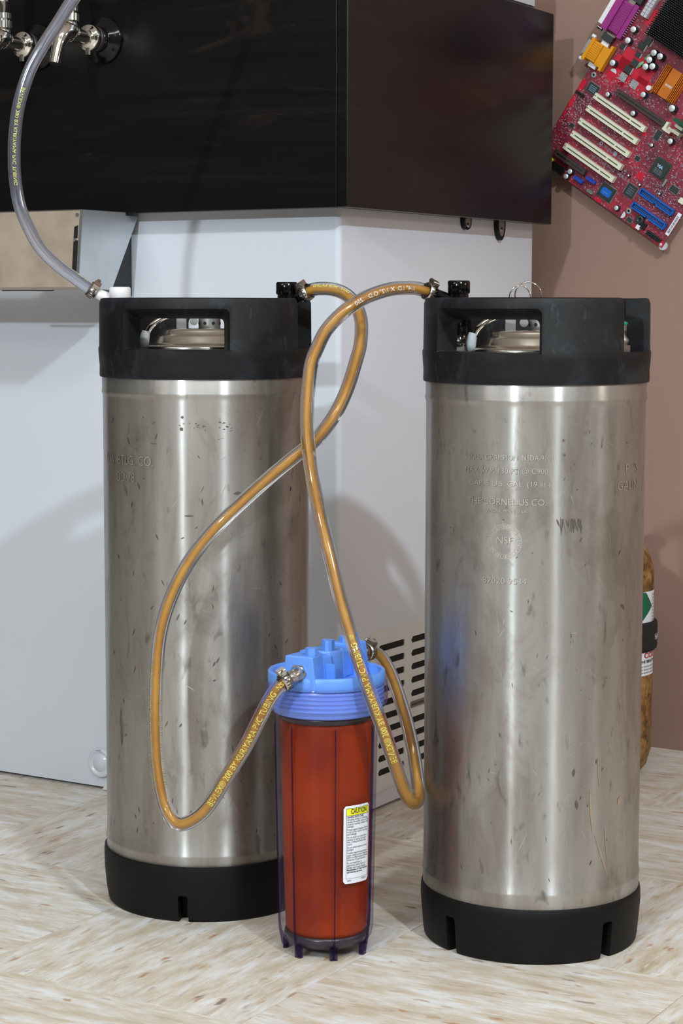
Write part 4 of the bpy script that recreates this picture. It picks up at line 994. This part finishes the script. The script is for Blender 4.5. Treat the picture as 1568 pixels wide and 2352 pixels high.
# big black finned cooler in the top corner
def cooler(m):
    m.box(P3(-180,232,20),P3(-110,300,24))
def pins(m):
    for i in range(24):
        for j in range(24):
            u_=-179+i*3.0+(1.5 if j%2 else 0); v_=231.5+j*2.9
            if v_>304: continue
            m.box(P3(u_,v_,24),P3(u_+1.3,v_+1.3,38))
bh=part('black_cpu_cooler',M['heatblack'],cooler); mbp=MB(); pins(mbp); o=mbp.build('cooler_pins',M['pintop'],bh); o['kind']='stuff'
part('cooler_base',M['steel'],lambda m:m.box(P3(-172,240,3),P3(-118,296,20)),parent=bh)
for i in range(6):
    part('cooler_clip',M['chrome'],lambda m:m.cyl(P3(-184,240+i*8.5,8),P3(-178,240+i*8.5,18),.0018,seg=10),parent=bh)
# connectors at the left edge
def pport(m):
    m.box(P3(-250,203,1),P3(-240,254,15)); m.box(P3(-240,206,1),P3(-224,251,11))
    for i in range(13): m.box(P3(-240,208+i*3.3,11),P3(-226,208.9+i*3.3,12))
    m.box(P3(-224,203,1),P3(-217,254,9))
pp=part('parallel_port',M['purple'],pport)
part('port_shell',M['whiteplastic'],lambda m:m.box(P3(-257,207,3),P3(-250,250,14)),parent=pp)
for v_ in (200,254): part('port_screw',M['steel'],lambda m:(m.box(P3(-240,v_-4,1),P3(-226,v_+2,6)),m.cyl(P3(-256,v_+1,8),P3(-248,v_+1,8),.0028,seg=10)),parent=pp)
b=MB(); [b.box(P3(-225,209+i*3.3,6),P3(-214,209.8+i*3.3,7)) for i in range(13)]; b.build('port_pins',M['tin'],pp)
def vga(m):
    m.box(P3(-251,153,1),P3(-246,186,15)); m.box(P3(-246,157,1),P3(-232,184,13))
    for i in range(9): m.box(P3(-246,158+i*2.9,13),P3(-233,159+i*2.9,14))
    m.box(P3(-232,155,1),P3(-221,184,9)); m.box(P3(-221,152,1),P3(-217,190,12))
vg=part('serial_port',M['orange'],vga)
part('port_shell',M['tin'],lambda m:m.box(P3(-256,160,4),P3(-251,181,12)),parent=vg)
for v_ in (152,187): part('port_screw',M['whiteplastic'],lambda m:(m.box(P3(-240,v_-3,1),P3(-228,v_+3,6)),m.cyl(P3(-256,v_,8),P3(-250,v_,8),.0026,seg=10)),parent=vg)
part('stacked_audio_jacks',M['chip'],lambda m:(m.box(P3(-243,190,1),P3(-226,200,9)),m.box(P3(-243,257,1),P3(-216,285,12))))
part('power_connector',M['nylon'],lambda m:([m.box(P3(-209+i*5.1,246+j*5,1),P3(-204.6+i*5.1,250.4+j*5,11)) for i in range(2) for j in range(9)],m.box(P3(-209.5,245.5,1),P3(-199,291,9))))
for (u_,v_) in ((-188,232),(-170,203),(-173,190)):
    part('resistor',M['resistor'],lambda m:m.sweep([P3(u_-1,v_-5,2),P3(u_-1,v_-3,2.4),P3(u_,v_,3),P3(u_+1,v_+3,2.4),P3(u_+1,v_+5,2)],[.0012,.0024,.0018,.0024,.0012],10))
# memory module and clips
part('memory_module',M['greenboard'],lambda m:m.box(P3(-79,156,0),P3(-4,160,30)))
for v_ in (148,140): part('memory_clip',M['slot'],lambda m:m.box(P3(-78,v_,0),P3(-66,v_+4.5,14)))
part('memory_slot',M['slotdark'],lambda m:m.box(P3(-70,146,0),P3(-4,151,8)))
# mounting holes
for (u_,v_) in ((-226.7,142),(-74.2,15.3),(-71.3,139.3)):
    b=MB(); b.lathe([(.0018,.0014),(.0024,.0016),(.0040,.0012),(.0044,.0002)],20); o=b.build('mounting_hole_ring',M['tin'],mo); o.location=P3(u_,v_,0)
    b=MB(); b.lathe([(1e-5,.0006),(.0020,.0006)],16); b.build('screw_hole',M['matblack'],o)
part('buzzer',M['chip'],lambda m:(m.lathe([(.0056,0),(.0060,.001),(.0060,.007),(.0052,.0078),(.0016,.0078),(.0016,.006),(1e-5,.006)],24,T=Matrix.Translation(P3(-51.6,15.4,0)))))
part('barcode_sticker',M['labelwhite'],lambda m:m.box(P3(-11,18.5,.05),P3(-5,53.5,.25)))
mb=MB(); y=22
rb=random.Random(5)
while y<49: w_=rb.choice((.35,.6,.9)); mb.box(P3(-9.6,y,.26),P3(-6.2,y+w_,.32)); y+=w_+rb.choice((.35,.5,.8))
mb.build('barcode_lines',M['inkblack'],mo)
part('header_pins',M['chip'],lambda m:[m.box(P3(-34+i*2.5,3.5+j*2.5,0),P3(-32.4+i*2.5,5.1+j*2.5,6)) for i in range(10) for j in range(3)])
part('header_pins',M['chip'],lambda m:[m.box(P3(-46+i*2.5,6+j*2.5,0),P3(-44.4+i*2.5,7.6+j*2.5,6)) for i in range(3) for j in range(4)])
part('header_pins',M['chip'],lambda m:[m.box(P3(-236+i*2.5,108+j*2.5,0),P3(-234.4+i*2.5,109.6+j*2.5,6)) for i in range(6) for j in range(2)])
part('white_connector',M['whiteplastic'],lambda m:m.box(P3(-51,2.5,0),P3(-45,8.5,6)))
part('white_connector',M['slot'],lambda m:m.box(P3(-18,66,0),P3(-10,73,7)))
for (u_,v_) in ((-153,20.5),(-170,11)): part('jumper_block',M['jumperblue'],lambda m:[m.box(P3(u_+i*2.6,v_-2.4,0),P3(u_+2.2+i*2.6,v_+2.4,6)) for i in range(6)])
part('cable_socket',M['labelyellow'],lambda m:m.box(P3(-219,6,0),P3(-211,14,5)))
part('battery_holder',M['black'],lambda m:m.box(P3(-210,2,0),P3(-188,12,7)))
part('crystal',M['dull'],lambda m:m.prism([(x*mm,y*mm) for x,y in rrect(-144,4,-133,8.5,2,4)],0,.0035)); part('crystal',M['dull'],lambda m:m.prism([(x*mm,y*mm) for x,y in rrect(-52,70,-49,82,1.4,3)],0,.003))
part('corner_disc',M['nylon'],lambda m:m.lathe([(1e-5,.001),(.0022,.0008),(.0024,0)],16,T=Matrix.Translation(P3(-8,3,0))))
part('standoff',M['nylon'],lambda m:m.cyl(P3(-5,3,-6),P3(-5,3,-1.7),.0062,seg=24)); part('standoff',M['nylon'],lambda m:m.cyl(P3(-200,4,-7),P3(-200,4,-1.6),.005,seg=20))
part('standoff',M['nylon'],lambda m:m.cyl(P3(-90,280,-13),P3(-90,280,-1.6),.006,seg=20))
part('wall_nail',M['steel'],lambda m:m.cyl(P3(-71.3,139.3,-16),P3(-71.3,139.3,1.0),.0016,seg=10)); 
ink('N1996',6.0,-158,67,.15,'inkgrey',mo); ink('CE',8,-131,67,.15,'inkgrey',mo); ink('K7T266 Pro2  VER:2.0',6.4,-163,47,.15,'inkgrey',mo,fit=66)
ink('PCI1',4,-160,108,.15,'inkgrey',mo)
part('printed_disc',M['inkgrey'],lambda m:(m.lathe([(.0013,.0001),(.0028,.0001)],20,T=Matrix.Translation(P3(-163,70,0))),m.lathe([(1e-5,.0001),(.0034,.0001)],20,T=Matrix.Translation(P3(-137,69,0)))))
part('printed_quarter_disc',M['inkwhite'],lambda m:(m.lathe([(1e-5,.0001),(.0052,.0001)],16,a0=0,a1=PI,T=Matrix.Translation(P3(-204,160,0))),m.lathe([(1e-5,.0001),(.005,.0001)],16,a0=-PI/2,a1=PI/2,T=Matrix.Translation(P3(-80,6,0)))))
# hundreds of tiny surface-mounted parts
rs=random.Random(11); boxes=[(-208,32,-114,47),(-208,52,-114,65),(-208,72,-114,86),(-208,93,-114,107),(-205,113,-114,127)]
taken=[(-204,-116,116,125),(-204,-116,96,105),(-204,-116,75.5,84),(-204,-116,55,63.6),(-204,-116,35,43.4),(-180,-94,137.5,146),(-213,-158,20,29),(-82,-53,74,102),(-131,-103,6,31),(-97,-78,29,50),(-75,-14,22,32),(-75,-13,44,54),(-226,-206,118,134),(-140,-98,168,213),(-252,-216,150,256),(-180,-110,228,305),(-212,-198,244,292),(-12,-4,18,54),(-205,-150,168,200)]
mb=MB(); n=0
dens=[(-236,60,-208,116,260),(-236,28,-212,60,60),(-114,52,-84,132,230),(-54,56,-6,132,230),(-104,104,-20,135,170),(-200,148,-100,170,150),(-236,192,-160,232,150),(-150,3,-100,34,70),(-78,33,-16,44,120),(-90,53,-20,74,180),(-95,148,-20,215,60),(-62,2,-16,22,60),(-204,86,-120,96,60),(-204,106,-120,116,60),(-204,64,-120,75,50),(-204,44,-120,55,30),(-225,134,-182,150,60),(-175,146,-120,160,80)]
for (x0,y0,x1,y1,cnt) in dens:
    for _ in range(cnt):
        x=rs.uniform(x0,x1); y=rs.uniform(y0,y1)
        x=round(x/2.1)*2.1; y=round(y/1.6)*1.6
        if any(a-1<x<b+1 and c-1<y<d+1 for a,b,c,d in taken): continue
        a,b=(1.3,.7) if rs.random()<.6 else (.7,1.2)
        k=rs.choice((0,0,1,1,2)); mb.box(P3(x-a*.5,y-b*.5,0),P3(x+a*.5,y+b*.5,rs.uniform(.5,1.1)),k)
        if a>b: mb.box(P3(x-a*.75,y-b*.5,0),P3(x-a*.5,y+b*.5,.5),2); mb.box(P3(x+a*.5,y-b*.5,0),P3(x+a*.75,y+b*.5,.5),2)
o=mb.build('tiny_surface_parts',[M['smd'],M['smddark'],M['smdlight']],mo); o['kind']='stuff'
